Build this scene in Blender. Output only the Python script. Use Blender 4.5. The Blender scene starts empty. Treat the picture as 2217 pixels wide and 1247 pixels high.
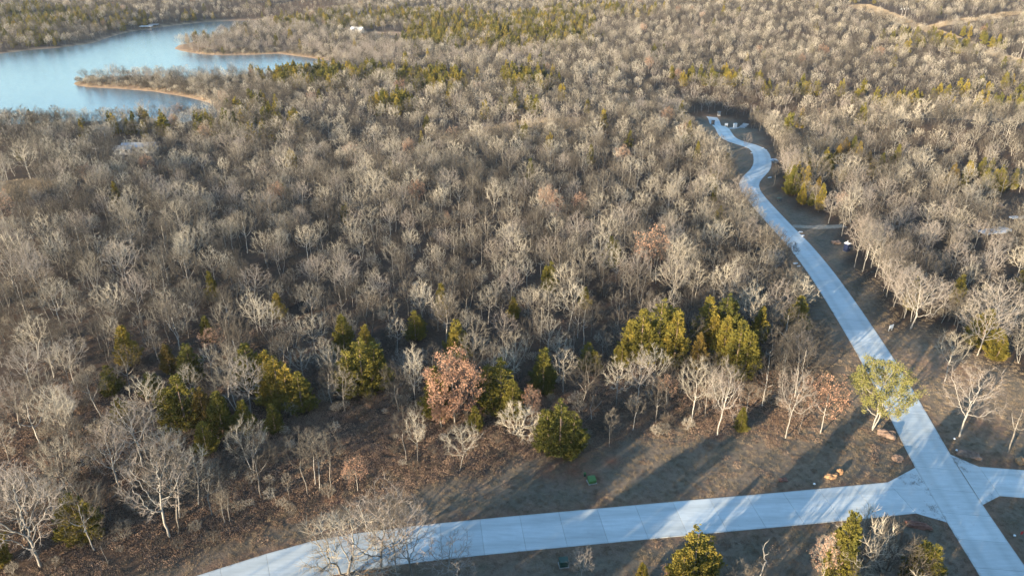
import bpy, math, random
import numpy as np
from mathutils import Vector

# ------------------------------------------------------------------ camera, world, sun, exposure
SC = bpy.context.scene
COL = SC.collection
W0, H0, FPX = 2217.0, 1247.0, 1526.0          # photograph size, focal length in its pixels
PITCH, CAMH = math.radians(25.3), 66.0
SUN_EL, SUN_AZ = math.radians(9.8), math.radians(225.0)   # azimuth clockwise from +Y: behind and left of the camera

cd = bpy.data.cameras.new('camera'); cam = bpy.data.objects.new('camera', cd); COL.objects.link(cam)
cd.sensor_width = 36.0; cd.lens = 36.0 * FPX / W0; cd.clip_start = 1.0; cd.clip_end = 12000
cam.location = (0, 0, CAMH); cam.rotation_euler = (math.pi / 2 - PITCH, 0, 0)
SC.camera = cam

wd = bpy.data.worlds.new('World'); SC.world = wd; wd.use_nodes = True
nt = wd.node_tree; bg = nt.nodes['Background']
sky = nt.nodes.new('ShaderNodeTexSky'); sky.sky_type = 'NISHITA'; sky.sun_disc = False
sky.sun_elevation = SUN_EL; sky.sun_rotation = SUN_AZ; sky.altitude = 200; sky.air_density = 1.1
sky.dust_density = 0.1; sky.ozone_density = 2.6
nt.links.new(sky.outputs[0], bg.inputs[0]); bg.inputs[1].default_value = 0.15

ld = bpy.data.lights.new('sun', 'SUN'); ld.energy = 5.0; ld.angle = math.radians(0.5); ld.color = (1.0, 0.83, 0.60)
sun = bpy.data.objects.new('sun', ld); COL.objects.link(sun)
sdir = Vector((-math.sin(SUN_AZ) * math.cos(SUN_EL), -math.cos(SUN_AZ) * math.cos(SUN_EL), -math.sin(SUN_EL)))
sun.rotation_euler = sdir.to_track_quat('-Z', 'Y').to_euler(); sun.location = (-80, -80, 120)

vs = SC.view_settings; vs.view_transform = 'Standard'; vs.look = 'None'; vs.exposure = 2.05; vs.gamma = 1.0
vs.use_curve_mapping = False
SC.cycles.max_bounces = 5; SC.cycles.diffuse_bounces = 1; SC.cycles.glossy_bounces = 2
SC.cycles.transparent_max_bounces = 4; SC.cycles.use_denoising = True; SC.cycles.denoising_input_passes = 'RGB_ALBEDO_NORMAL'; SC.cycles.denoising_prefilter = 'ACCURATE'; SC.cycles.adaptive_threshold = 0.004

rng = np.random.default_rng(7); random.seed(7)

# ------------------------------------------------------------------ the lie of the land
def sstep(a, b, x):
    t = np.clip((x - a) / (b - a), 0, 1); return t * t * (3 - 2 * t)

def ray(px, py):
    u = (px - W0 / 2) / FPX; v = -(py - H0 / 2) / FPX
    return np.array([u, math.cos(PITCH) + v * math.sin(PITCH), -math.sin(PITCH) + v * math.cos(PITCH)])

def on_plane(px, py, z):
    d = ray(px, py); t = (z - CAMH) / d[2]; return d[0] * t, d[1] * t

def project(X, Y, Z):
    z = Z - CAMH; f = Y * math.cos(PITCH) - z * math.sin(PITCH); f = np.maximum(f, 1e-3)
    up = Y * math.sin(PITCH) + z * math.cos(PITCH)
    return W0 / 2 + FPX * X / f, H0 / 2 - FPX * up / f, f

def poly_dist(P, X, Y):
    """signed distance to polygon P, negative inside"""
    P = np.asarray(P, float); X = np.asarray(X, float); Y = np.asarray(Y, float)
    d2 = np.full(X.shape, 1e18); ins = np.zeros(X.shape, bool)
    for i in range(len(P)):
        x0, y0 = P[i]; x1, y1 = P[(i + 1) % len(P)]
        ex, ey = x1 - x0, y1 - y0
        t = np.clip(((X - x0) * ex + (Y - y0) * ey) / (ex * ex + ey * ey + 1e-9), 0, 1)
        d2 = np.minimum(d2, (X - x0 - t * ex) ** 2 + (Y - y0 - t * ey) ** 2)
        if y0 != y1:
            ins ^= ((y0 > Y) != (y1 > Y)) & (X < (x1 - x0) * (Y - y0) / (y1 - y0) + x0)
    return np.where(ins, -1, 1) * np.sqrt(d2)

ZW = -11.0
LAKE_PX = [(-260, 280), (-60, 272), (60, 268), (150, 262), (300, 262), (400, 264), (470, 254), (464, 236), (456, 226),
           (415, 214), (330, 199), (250, 193), (190, 190), (162, 186), (155, 182), (160, 178), (200, 175), (300, 174),
           (450, 174), (600, 170), (690, 156), (722, 142), (712, 132), (640, 122), (600, 117), (560, 119), (480, 121), (430, 118),
           (390, 111), (375, 106), (383, 99), (430, 88), (480, 76), (550, 62), (640, 52), (700, 44), (640, 43), (560, 44), (500, 46),
           (440, 49), (330, 62), (270, 72), (235, 83), (200, 95), (130, 104), (60, 110), (0, 117), (-300, 135)]
LAKE = [on_plane(x, y, ZW) for x, y in LAKE_PX]

def terrain(X, Y, lake_d=None):
    X = np.asarray(X, float); Y = np.asarray(Y, float)
    left = sstep(70, -90, X)
    h = -7.5 * sstep(150, 380, Y) * left - 5.0 * sstep(300, 450, Y) * (1 - left)
    dv = (Y - 372 + 0.10 * (X - 100)) / 55.0
    h = h - 15.0 * np.exp(-dv * dv) * sstep(20, 130, X)
    h = h + 8.0 * np.exp(-((Y - 290 + 0.10 * (X - 100)) / 38.0) ** 2) * sstep(112, 175, X)
    h = h + 40.0 * sstep(390, 1000, Y) * sstep(-120, 380, X)
    h = h + 16.0 * sstep(640, 1150, Y) * left + 22 * sstep(950, 1700, Y)
    far = sstep(110, 260, Y) * (1 - np.exp(-((X - 88) / 45.0) ** 2) * sstep(345, 300, Y))
    h = h + far * (0.9 * np.sin(X * 0.031 + 1.3) * np.cos(Y * 0.027) + 0.6 * np.sin(X * 0.07 + Y * 0.055))
    if lake_d is None: lake_d = poly_dist(LAKE, X, Y)
    land = ZW + (np.maximum(h, ZW + 2.0) - ZW) * sstep(-4, 75, lake_d) * 0.97 + 0.9 * sstep(0, 9, lake_d) - 0.05
    return np.where(lake_d < 75, np.where(lake_d > 0, land, ZW - np.minimum(3, -lake_d * 0.2) - 0.05), h)

def gz(x, y): return float(terrain(np.array([x]), np.array([y]))[0])

def at(px, py):
    """the point of the ground seen at a pixel of the photograph"""
    d = ray(px, py); t = np.concatenate([np.linspace(30, 300, 700), np.linspace(300, 2600, 2300)])
    X, Y, Z = d[0] * t, d[1] * t, CAMH + d[2] * t
    below = np.nonzero(Z < terrain(X, Y))[0]
    if len(below) == 0: k = len(t) - 1
    else: k = max(below[0], 1)
    t0, t1 = t[k - 1], t[k]
    for _ in range(18):
        m = (t0 + t1) / 2
        if CAMH + d[2] * m < gz(d[0] * m, d[1] * m): t1 = m
        else: t0 = m
    return float(d[0] * t1), float(d[1] * t1)

def ats(pts): return [at(*p) for p in pts]

# ------------------------------------------------------------------ objects, tags, meshes
def tag(o, label=None, cat=None, group=None, kind=None):
    if label: o['label'] = label
    if cat: o['category'] = cat
    if group: o['group'] = group
    if kind: o['kind'] = kind
    return o

def empty(name, loc, rz=0.0, parent=None):
    o = bpy.data.objects.new(name, None); o.empty_display_size = 0.3; o.location = loc; o.rotation_euler = (0, 0, rz)
    COL.objects.link(o)
    if parent: o.parent = parent
    return o

def link(name, me, parent=None, loc=None):
    o = bpy.data.objects.new(name, me); COL.objects.link(o)
    if parent is not None: o.parent = parent
    if loc is not None: o.location = loc
    return o

def mesh_np(name, V, quads=None, tris=None, mats=(), qm=None, tm=None, smooth=False):
    V = np.asarray(V, np.float32); me = bpy.data.meshes.new(name)
    quads = np.zeros((0, 4), np.int32) if quads is None else np.asarray(quads, np.int32)
    tris = np.zeros((0, 3), np.int32) if tris is None else np.asarray(tris, np.int32)
    nq, n3 = len(quads), len(tris)
    me.vertices.add(len(V)); me.vertices.foreach_set('co', V.ravel())
    me.loops.add(nq * 4 + n3 * 3); me.loops.foreach_set('vertex_index', np.concatenate([quads.ravel(), tris.ravel()]))
    me.polygons.add(nq + n3)
    me.polygons.foreach_set('loop_start', np.concatenate([np.arange(nq) * 4, nq * 4 + np.arange(n3) * 3]).astype(np.int32))
    if qm is not None or tm is not None:
        a = np.zeros(nq, np.int32) if qm is None else np.asarray(qm, np.int32)
        b = np.zeros(n3, np.int32) if tm is None else np.asarray(tm, np.int32)
        me.polygons.foreach_set('material_index', np.concatenate([a, b]))
    for m in mats: me.materials.append(m)
    me.polygons.foreach_set('use_smooth', np.full(nq + n3, bool(smooth)))
    me.update(calc_edges=True); return me

class MB:
    def __init__(s): s.v = []; s.f = []
    def add(s, v, f):
        n = len(s.v); s.v += [tuple(p) for p in v]; s.f += [tuple(i + n for i in q) for q in f]; return s
    def box(s, x0, x1, y0, y1, z0, z1):
        return s.add([(x0, y0, z0), (x1, y0, z0), (x1, y1, z0), (x0, y1, z0), (x0, y0, z1), (x1, y0, z1), (x1, y1, z1), (x0, y1, z1)],
                     [(3, 2, 1, 0), (4, 5, 6, 7), (0, 1, 5, 4), (1, 2, 6, 5), (2, 3, 7, 6), (3, 0, 4, 7)])
    def rod(s, p, q, r0, r1=None, k=8):
        r1 = r0 if r1 is None else r1; p = Vector(p); q = Vector(q); d = (q - p).normalized()
        a = d.orthogonal().normalized(); b = d.cross(a); v = []
        for c, r in ((p, r0), (q, r1)):
            for i in range(k):
                t = 2 * math.pi * i / k; v.append(c + a * (r * math.cos(t)) + b * (r * math.sin(t)))
        return s.add(v, [(i, (i + 1) % k, k + (i + 1) % k, k + i) for i in range(k)] + [tuple(range(k - 1, -1, -1)), tuple(range(k, 2 * k))])
    def prism(s, pts, z0, z1):
        n = len(pts)
        return s.add([(x, y, z0) for x, y in pts] + [(x, y, z1) for x, y in pts],
                     [tuple(range(n - 1, -1, -1)), tuple(range(n, 2 * n))] + [(i, (i + 1) % n, n + (i + 1) % n, n + i) for i in range(n)])
    def build(s, name, m, parent=None, loc=None, smooth=False):
        me = bpy.data.meshes.new(name); me.from_pydata(s.v, [], s.f); me.materials.append(m)
        if smooth: me.polygons.foreach_set('use_smooth', [True] * len(me.polygons))
        me.update(); return link(name, me, parent, loc)

# ------------------------------------------------------------------ materials
def node(t, typ, **kw):
    n = t.nodes.new(typ)
    for k, v in kw.items(): setattr(n, k, v)
    return n

def new_mat(name, rough=0.8, spec=0.25):
    m = bpy.data.materials.new(name); m.use_nodes = True; t = m.node_tree; b = t.nodes['Principled BSDF']
    b.inputs['Roughness'].default_value = rough; b.inputs['Specular IOR Level'].default_value = spec
    return m, t, b

def ramp(t, fac, stops):
    r = node(t, 'ShaderNodeValToRGB'); e = r.color_ramp.elements
    while len(e) < len(stops): e.new(0.5)
    for i, (p, c) in enumerate(stops): e[i].position = p; e[i].color = (*c, 1)
    t.links.new(fac, r.inputs[0]); return r.outputs[0]

def mix(t, fac, a, b, mode='MIX'):
    n = node(t, 'ShaderNodeMix', data_type='RGBA', blend_type=mode)
    for s, v in ((n.inputs[0], fac), (n.inputs[6], a), (n.inputs[7], b)):
        if hasattr(v, 'is_output'): t.links.new(v, s)
        elif isinstance(v, (int, float)): s.default_value = v
        else: s.default_value = (*v, 1)
    return n.outputs[2]

def noise(t, scale, detail=4, coord='Object', rough=0.55, dist=0.0, vec=None):
    n = node(t, 'ShaderNodeTexNoise'); n.inputs['Scale'].default_value = scale; n.inputs['Detail'].default_value = detail
    n.inputs['Roughness'].default_value = rough; n.inputs['Distortion'].default_value = dist
    if vec is None:
        c = node(t, 'ShaderNodeTexCoord'); vec = c.outputs[coord]
    t.links.new(vec, n.inputs['Vector']); return n.outputs[0]

def math_(t, op, a, b=0.0, c=None):
    n = node(t, 'ShaderNodeMath', operation=op)
    for i, v in enumerate((a, b) if c is None else (a, b, c)):
        if hasattr(v, 'is_output'): t.links.new(v, n.inputs[i])
        else: n.inputs[i].default_value = v
    return n.outputs[0]

def bump(t, b, h, strength=0.4, dist=0.1):
    n = node(t, 'ShaderNodeBump'); n.inputs['Strength'].default_value = strength; n.inputs['Distance'].default_value = dist
    t.links.new(h, n.inputs['Height']); t.links.new(n.outputs[0], b.inputs['Normal'])

def simple(name, col, rough=0.7, var=0.25, scale=6.0, spec=0.3, metal=0.0):
    m, t, b = new_mat(name, rough, spec); n = noise(t, scale)
    lo = tuple(c * (1 - var) for c in col); hi = tuple(min(1, c * (1 + var)) for c in col)
    t.links.new(ramp(t, n, [(0.3, lo), (0.7, hi)]), b.inputs['Base Color']); b.inputs['Metallic'].default_value = metal
    return m

def varied(name, stops, scale, rough=0.85, spec=0.15, nmix=0.5, trans=0.0):
    """colour differs from one plant to the next and in patches over each plant"""
    m, t, b = new_mat(name, rough, spec)
    oi = node(t, 'ShaderNodeObjectInfo'); n = noise(t, scale, 3)
    n2 = math_(t, 'MULTIPLY_ADD', n, 1.7, -0.35)
    f = math_(t, 'ADD', math_(t, 'MULTIPLY', oi.outputs['Random'], 1 - nmix), math_(t, 'MULTIPLY', n2, nmix))
    c = ramp(t, f, stops); t.links.new(c, b.inputs['Base Color'])
    if trans:
        tr = node(t, 'ShaderNodeBsdfTranslucent'); ms = node(t, 'ShaderNodeMixShader'); ms.inputs[0].default_value = trans
        t.links.new(c, tr.inputs[0]); t.links.new(b.outputs[0], ms.inputs[1]); t.links.new(tr.outputs[0], ms.inputs[2])
        t.links.new(ms.outputs[0], t.nodes['Material Output'].inputs[0])
    return m

M = {}
M['bark'] = varied('oak_bark', [(0.1, (0.06, 0.05, 0.042)), (0.5, (0.19, 0.168, 0.14)), (0.9, (0.42, 0.385, 0.33))], 2.5)
M['twig'] = varied('oak_twig', [(0.08, (0.032, 0.027, 0.022)), (0.5, (0.118, 0.099, 0.077)), (0.88, (0.47, 0.41, 0.315))], 0.25, nmix=0.35)
M['pale_bark'] = varied('pale_bark', [(0.1, (0.14, 0.122, 0.10)), (0.9, (0.33, 0.30, 0.255))], 2.0)
M['pale_twig'] = varied('pale_twig', [(0.1, (0.19, 0.155, 0.13)), (0.9, (0.31, 0.265, 0.22))], 0.3)
M['cedar'] = varied('cedar_foliage', [(0.12, (0.048, 0.056, 0.013)), (0.58, (0.145, 0.12, 0.022)), (0.92, (0.29, 0.195, 0.034))], 0.9, nmix=0.5, trans=0.12)
M['juniper'] = varied('juniper_foliage', [(0.1, (0.085, 0.09, 0.016)), (0.5, (0.16, 0.15, 0.042)), (0.9, (0.25, 0.215, 0.075))], 0.8, nmix=0.6, trans=0.12)
M['rust_cedar'] = varied('rusty_cedar_foliage', [(0.1, (0.09, 0.068, 0.018)), (0.9, (0.20, 0.13, 0.032))], 0.9, trans=0.12)
M['cedar_bark'] = simple('cedar_bark', (0.22, 0.15, 0.11), 0.9, 0.35, 3)
M['dead_leaf'] = varied('dry_oak_leaf', [(0.1, (0.21, 0.105, 0.066)), (0.5, (0.35, 0.20, 0.128)), (0.9, (0.48, 0.31, 0.215))], 1.6, nmix=0.7, trans=0.2)
M['litter'] = varied('leaf_litter', [(0.1, (0.10, 0.064, 0.044)), (0.5, (0.21, 0.135, 0.09)), (0.9, (0.36, 0.25, 0.17))], 2.0, nmix=0.6)
M['dry_grass'] = varied('dry_grass', [(0.1, (0.10, 0.078, 0.054)), (0.9, (0.34, 0.255, 0.165))], 1.0)

# ground: shade-darkened leaf litter, mown verge, red soil, sand and dry field, told apart by where each lies
def ground_mat():
    m, t, b = new_mat('ground', 0.95, 0.1)
    at_ = node(t, 'ShaderNodeAttribute', attribute_name='cover'); sp = node(t, 'ShaderNodeSeparateColor'); t.links.new(at_.outputs['Color'], sp.inputs[0])
    n1 = noise(t, 0.11, 6); n2 = noise(t, 1.3, 7, rough=0.7); n3 = noise(t, 4.5, 4, rough=0.7); n4 = noise(t, 0.35, 5)
    wood = ramp(t, n2, [(0.3, (0.03, 0.023, 0.018)), (0.5, (0.06, 0.042, 0.03)), (0.72, (0.13, 0.084, 0.053))])  # darker than real litter: shade between trees put into the colour
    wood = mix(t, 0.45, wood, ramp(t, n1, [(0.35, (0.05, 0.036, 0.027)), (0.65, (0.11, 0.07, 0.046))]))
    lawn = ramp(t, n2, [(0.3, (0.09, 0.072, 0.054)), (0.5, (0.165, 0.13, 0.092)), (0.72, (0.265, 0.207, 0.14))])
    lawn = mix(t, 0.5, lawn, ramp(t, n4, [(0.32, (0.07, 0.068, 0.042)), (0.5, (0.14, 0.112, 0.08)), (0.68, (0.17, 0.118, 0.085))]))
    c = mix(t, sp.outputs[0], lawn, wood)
    red = ramp(t, n2, [(0.3, (0.15, 0.06, 0.035)), (0.7, (0.26, 0.115, 0.062))])
    fr = math_(t, 'MULTIPLY', sp.outputs[1], math_(t, 'MULTIPLY_ADD', n4, 2.4, -0.3)); fr.node.use_clamp = True
    c = mix(t, fr, c, red)
    sand = ramp(t, n2, [(0.3, (0.26, 0.165, 0.10)), (0.7, (0.42, 0.29, 0.18))])
    fs = math_(t, 'MULTIPLY', sp.outputs[2], math_(t, 'MULTIPLY_ADD', n4, 1.6, 0.3)); fs.node.use_clamp = True
    c = mix(t, fs, c, sand)
    c = mix(t, 0.35, c, ramp(t, n3, [(0.3, (0.35, 0.35, 0.35)), (0.7, (1, 1, 1))]), 'MULTIPLY')
    t.links.new(c, b.inputs['Base Color'])
    bump(t, b, math_(t, 'ADD', n2, math_(t, 'MULTIPLY', n3, 0.5)), 0.8, 0.25); return m
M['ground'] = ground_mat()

def concrete_mat():
    m, t, b = new_mat('concrete', 0.75, 0.3)
    g = node(t, 'ShaderNodeNewGeometry'); oi = node(t, 'ShaderNodeObjectInfo'); P = g.outputs['Position']
    n1 = noise(t, 0.25, 6, vec=P); n2 = noise(t, 1.4, 6, vec=P, rough=0.65); n3 = noise(t, 9, 3, vec=P)
    mp = node(t, 'ShaderNodeMapping'); mp.inputs['Rotation'].default_value = (0, 0, math.radians(-8)); mp.inputs['Scale'].default_value = (0.25, 2.2, 1)
    t.links.new(P, mp.inputs[0]); n4 = noise(t, 1.2, 4, vec=mp.outputs[0])
    c = ramp(t, n1, [(0.3, (0.40, 0.405, 0.405)), (0.7, (0.50, 0.505, 0.505))])
    c = mix(t, 0.22, c, ramp(t, n2, [(0.3, (0.36, 0.36, 0.35)), (0.7, (0.60, 0.595, 0.58))]))
    c = mix(t, 0.30, c, ramp(t, n4, [(0.35, (0.40, 0.395, 0.38)), (0.65, (0.62, 0.61, 0.60))]))
    c = mix(t, 1.0, c, ramp(t, oi.outputs['Random'], [(0, (0.83, 0.88, 0.86)), (1, (1.0, 1.06, 1.04))]), 'MULTIPLY')
    st = ramp(t, noise(t, 0.6, 8, vec=P, rough=0.75, dist=0.8), [(0.60, (1, 1, 1)), (0.72, (0.66, 0.64, 0.61))])
    c = mix(t, 0.6, c, st, 'MULTIPLY')
    ac = node(t, 'ShaderNodeAttribute', attribute_name='across')     # wheel tracks and dirty margins along the road
    tr_ = ramp(t, ac.outputs['Fac'], [(0.0, (0.70, 0.67, 0.63)), (0.05, (0.97, 0.97, 0.97)), (0.24, (0.80, 0.80, 0.79)), (0.36, (1, 1, 1)), (0.64, (1, 1, 1)), (0.76, (0.80, 0.80, 0.79)), (0.95, (0.97, 0.97, 0.97)), (1.0, (0.70, 0.67, 0.63))])
    c = mix(t, math_(t, 'MULTIPLY_ADD', n2, 1.2, 0.1), c, mix(t, 1.0, c, tr_, 'MULTIPLY'))
    t.links.new(c, b.inputs['Base Color']); bump(t, b, n3, 0.15, 0.02); return m
M['concrete'] = concrete_mat()

def water_mat():
    m, t, b = new_mat('lake_water', 0.06, 0.5)
    b.inputs['Base Color'].default_value = (0.045, 0.10, 0.13, 1); b.inputs['IOR'].default_value = 1.333
    c = node(t, 'ShaderNodeTexCoord'); mp = node(t, 'ShaderNodeMapping'); mp.inputs['Scale'].default_value = (0.22, 0.5, 1)
    t.links.new(c.outputs['Object'], mp.inputs[0]); n = noise(t, 1.0, 5, vec=mp.outputs[0], rough=0.6)
    bump(t, b, n, 0.45, 0.4); return m
M['water'] = water_mat()
M['rock'] = simple('sandstone', (0.17, 0.115, 0.085), 0.9, 0.45, 1.6)
M['rock_orange'] = simple('orange_sandstone', (0.32, 0.18, 0.09), 0.9, 0.4, 2.0)
M['rock_red'] = simple('red_sandstone', (0.17, 0.08, 0.055), 0.9, 0.4, 2.0)
M['green_box'] = simple('green_enamel', (0.06, 0.13, 0.035), 0.5, 0.15, 3)
M['dark_green'] = simple('dark_green_enamel', (0.02, 0.05, 0.035), 0.5, 0.2, 3)
M['blue_plastic'] = simple('blue_plastic', (0.008, 0.013, 0.036), 0.45, 0.2, 2)
M['white_plastic'] = simple('white_plastic', (0.62, 0.62, 0.60), 0.5, 0.06, 2)
M['white_paint'] = simple('white_paint', (0.55, 0.55, 0.53), 0.6, 0.1, 3)
M['grey_wood'] = simple('weathered_wood', (0.24, 0.21, 0.18), 0.9, 0.25, 4)
M['metal_roof'] = simple('metal_roof', (0.30, 0.32, 0.345), 0.5, 0.12, 0.5, metal=0.2)
M['wall'] = simple('house_wall', (0.45, 0.42, 0.38), 0.8, 0.15, 1)
M['glass'] = simple('dark_glass', (0.03, 0.035, 0.04), 0.1, 0.1, 1, spec=0.6)
M['dark'] = simple('dark_stone', (0.05, 0.055, 0.06), 0.8, 0.3, 2)
M['red'] = simple('red_plastic', (0.55, 0.03, 0.03), 0.5, 0.15, 3)
M['sheet'] = simple('pale_sheeting', (0.36, 0.40, 0.44), 0.4, 0.15, 0.6)
M['gravel'] = simple('pale_gravel', (0.25, 0.205, 0.15), 0.95, 0.35, 1.2)
M['gravel2'] = simple('grey_gravel', (0.30, 0.285, 0.26), 0.95, 0.25, 1.2)

# ------------------------------------------------------------------ roads: centre lines traced on the ground
RW = 6.1                                                                    # road width in metres
def resample(P, step):
    P = np.array(P, float); s = np.concatenate([[0], np.cumsum(np.hypot(*np.diff(P, axis=0).T))]); n = max(1, int(round(s[-1] / step)))
    q = np.linspace(0, s[-1], n + 1); return np.stack([np.interp(q, s, P[:, 0]), np.interp(q, s, P[:, 1])], 1)

def smooth(P, n=2):
    P = np.array(P, float)
    for _ in range(n):
        Q = [P[0]]
        for a, b in zip(P[:-1], P[1:]): Q += [a * 0.75 + b * 0.25, a * 0.25 + b * 0.75]
        P = np.array(Q + [P[-1]])
    return P

def offset(P, w):
    T = np.gradient(P, axis=0); T /= np.linalg.norm(T, axis=1)[:, None] + 1e-9
    return P + np.stack([-T[:, 1], T[:, 0]], 1) * w

def mid(a, b): return ((a[0] + b[0]) / 2, (a[1] + b[1]) / 2)
main_px = [mid((2131, 1247), (2224, 1247)), mid((2060, 1131), (2143, 1131)), mid((1988, 1014), (2068, 1014)), mid((1934, 901), (2001, 901)), mid((1879, 789), (1934, 789)),
           mid((1812, 683), (1868, 683)), mid((1780, 630), (1830, 630)), mid((1746, 582), (1797, 582)), mid((1706, 529), (1752, 529)),
           mid((1679, 499), (1720, 499)), mid((1645, 459), (1680, 459)), mid((1613, 420), (1643, 420)), (1619, 399),
           (1632, 381), (1645, 370), (1651, 357), (1651, 344), (1647, 330), (1637, 320), (1616, 313.5), (1588, 306), (1571, 295), (1561, 277), (1548, 262), (1541, 254)]
main_w = ats(main_px)
a, b = np.array(main_w[1]), np.array(main_w[0]); e = (b - a) / np.linalg.norm(b - a)
main_c = resample(smooth([tuple(b + e * 45)] + main_w), 4.6)
cross_px = [mid((740, 1167), (740, 1228)), mid((908, 1144), (908, 1206)), mid((1077, 1128), (1077, 1188)), mid((1326, 1106), (1326, 1164)), mid((1480, 1092), (1480, 1149)), mid((1740, 1069), (1740, 1126)), mid((1952, 1048), (1952, 1105))]
cross_w = ats(cross_px)
l1, l2 = ats([(667, 1179), (572, 1201)]); p1 = np.array(cross_w[0])
bend = [(-48.5, 51.0), (-39.5, 56.0)] + ats([(557, 1246), (650, 1216)])
cross_c = resample(smooth(bend[:0] + [(-64, 40)] + bend + cross_w), 5.2)
spur_w = ats([mid((2126, 1015), (2156, 1067)), mid((2217, 1023), (2217, 1071))])
d = np.array(spur_w[1]) - np.array(spur_w[0]); d /= np.linalg.norm(d)
spur_c = resample([spur_w[0], tuple(np.array(spur_w[0]) + d * 50)], 5.2)

GAP = 0.02
def slab_mesh(poly, parent, top=0.05, across=None):
    """one concrete slab, its corners a little eased, resting on the road base"""
    P = np.array(poly, float); c = P.mean(0); Q = c + (P - c) * (1 - GAP / np.maximum(np.linalg.norm(P - c, axis=1), 0.5))[:, None]
    z = terrain(Q[:, 0], Q[:, 1]); n = len(Q); cz = float(z.mean())
    E = c + (Q - c) * (1 - 0.025 / np.maximum(np.linalg.norm(Q - c, axis=1), 0.5))[:, None]
    V = [(x - c[0], y - c[1], h - cz - 0.06) for (x, y), h in zip(Q, z)] + [(x - c[0], y - c[1], h - cz + top - 0.02) for (x, y), h in zip(Q, z)] + \
        [(x - c[0], y - c[1], h - cz + top) for (x, y), h in zip(E, z)]
    F = [(i, (i + 1) % n, n + (i + 1) % n, n + i) for i in range(n)] + [(n + i, n + (i + 1) % n, 2 * n + (i + 1) % n, 2 * n + i) for i in range(n)] + [tuple(range(2 * n, 3 * n))]
    me = bpy.data.meshes.new('slab'); me.from_pydata(V, [], F); me.materials.append(M['concrete']); me.update()
    A_ = me.attributes.new('across', 'FLOAT', 'POINT'); A_.data.foreach_set('value', np.tile(np.array(across if across is not None else [0.5] * n, np.float32), 3))
    return link('slab', me, parent, (c[0], c[1], cz))

def road(name, C, skip=()):
    L, R = offset(C, RW / 2), offset(C, -RW / 2); LB, RB = offset(C, RW / 2 - 0.08), offset(C, -RW / 2 + 0.08)
    V = []; F = []
    for p in np.concatenate([LB, RB]): V.append((p[0], p[1], gz(*p) + 0.012))
    n = len(C); F = [(n + i, n + i + 1, i + 1, i) for i in range(n - 1)]
    me = bpy.data.meshes.new(name); me.from_pydata(V, [], F); me.materials.append(M['gravel']); me.update()
    o = tag(link(name, me), kind='structure')
    for i in range(n - 1): slab_mesh([R[i], R[i + 1], L[i + 1], L[i]], o, across=[0, 0, 1, 1])
    return o
road_main = road('main_road', main_c); road_cross = road('cross_road', cross_c); road_spur = road('spur_road', spur_c)
# flared corners of the crossing: butted against the edge of the through road
mL = offset(main_c, RW / 2)
def snap(px): 
    p = np.array(at(*px)); e2 = [offset(main_c, s * RW / 2) for s in (1, -1)]
    best = min(((np.linalg.norm(q - p), tuple(q)) for E2 in e2 for q in resample(E2, 0.3)), key=lambda t: t[0]); return best[1]
cL, cR = offset(cross_c, RW / 2)[-1], offset(cross_c, -RW / 2)[-1]
sL, sR = offset(spur_c, RW / 2)[0], offset(spur_c, -RW / 2)[0]
slab_mesh([cR, snap((2060, 1131)), snap((1990, 1013)), cL], road_cross, 0.046)
slab_mesh([snap((2118, 1091)), sR, sL, snap((2046, 983))], road_spur, 0.046)
ROADS = [(main_c, RW / 2), (cross_c, RW / 2), (spur_c, RW / 2)]

def line_dist(C, X, Y):
    d2 = np.full(X.shape, 1e18)
    for (x0, y0), (x1, y1) in zip(C[:-1], C[1:]):
        ex, ey = x1 - x0, y1 - y0; t = np.clip(((X - x0) * ex + (Y - y0) * ey) / (ex * ex + ey * ey), 0, 1)
        d2 = np.minimum(d2, (X - x0 - t * ex) ** 2 + (Y - y0 - t * ey) ** 2)
    return np.sqrt(d2)
def road_dist(X, Y):
    return np.min([line_dist(C[::2] if len(C) > 8 else C, X, Y) - w for C, w in ROADS], axis=0)

def track(name, px, w, m):
    C = resample(smooth(ats(px)), 2.0); rr = np.random.default_rng(3)
    L, R = offset(C, w / 2), offset(C, -w / 2); n = len(C); V = []
    for p in np.concatenate([L, R]):
        p = p + rr.normal(0, 0.18, 2); V.append((p[0], p[1], gz(*p) + 0.03))
    me = bpy.data.meshes.new(name); me.from_pydata(V, [], [(n + i, n + i + 1, i + 1, i) for i in range(n - 1)]); me.materials.append(m); me.update()
    return tag(link(name, me), kind='structure'), C
tr1, trc1 = track('dirt_track', [(1713, 489), (1745, 492), (1780, 493), (1830, 489)], 2.6, M['gravel'])
tr2, trc2 = track('gravel_drive', [(1570, 279), (1590, 279), (1604, 276), (1616, 268)], 3.4, M['gravel2'])

# ------------------------------------------------------------------ open places
OPEN_PX = [(0, 1300), (0, 1262), (100, 1240), (240, 1228), (380, 1172), (500, 1142), (600, 1095), (640, 1070), (650, 1010), (735, 935), (800, 908), (950, 915),
           (1060, 900), (1150, 930), (1250, 955), (1300, 905), (1450, 888), (1600, 900), (1690, 880), (1757, 800), (1752, 740), (1735, 690), (1715, 640), (1682, 580),
           (1650, 530), (1612, 470), (1580, 420), (1572, 385), (1566, 352), (1532, 332), (1500, 300), (1484, 272), (1500, 250), (1560, 246), (1612, 262), (1640, 284),
           (1668, 312), (1690, 338), (1695, 400), (1722, 440), (1790, 470), (1838, 500), (1858, 560), (1895, 615), (1935, 680), (1960, 708), (2010, 695), (2060, 730),
           (2150, 765), (2217, 800), (2420, 860), (2500, 1500), (0, 1500)]
OPEN = ats([p for p in OPEN_PX if p[1] < 1290]); OPEN = [p for p in OPEN] + [(160, 40), (110, 20), (-110, 20), (-75, 55)]
FIELD = ats([(-60, 450), (0, 438), (60, 432), (115, 410), (110, 392), (0, 400), (-60, 404)])
CLEAR_R = ats([(2120, 478), (2300, 500), (2300, 420), (2170, 430)])
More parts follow.
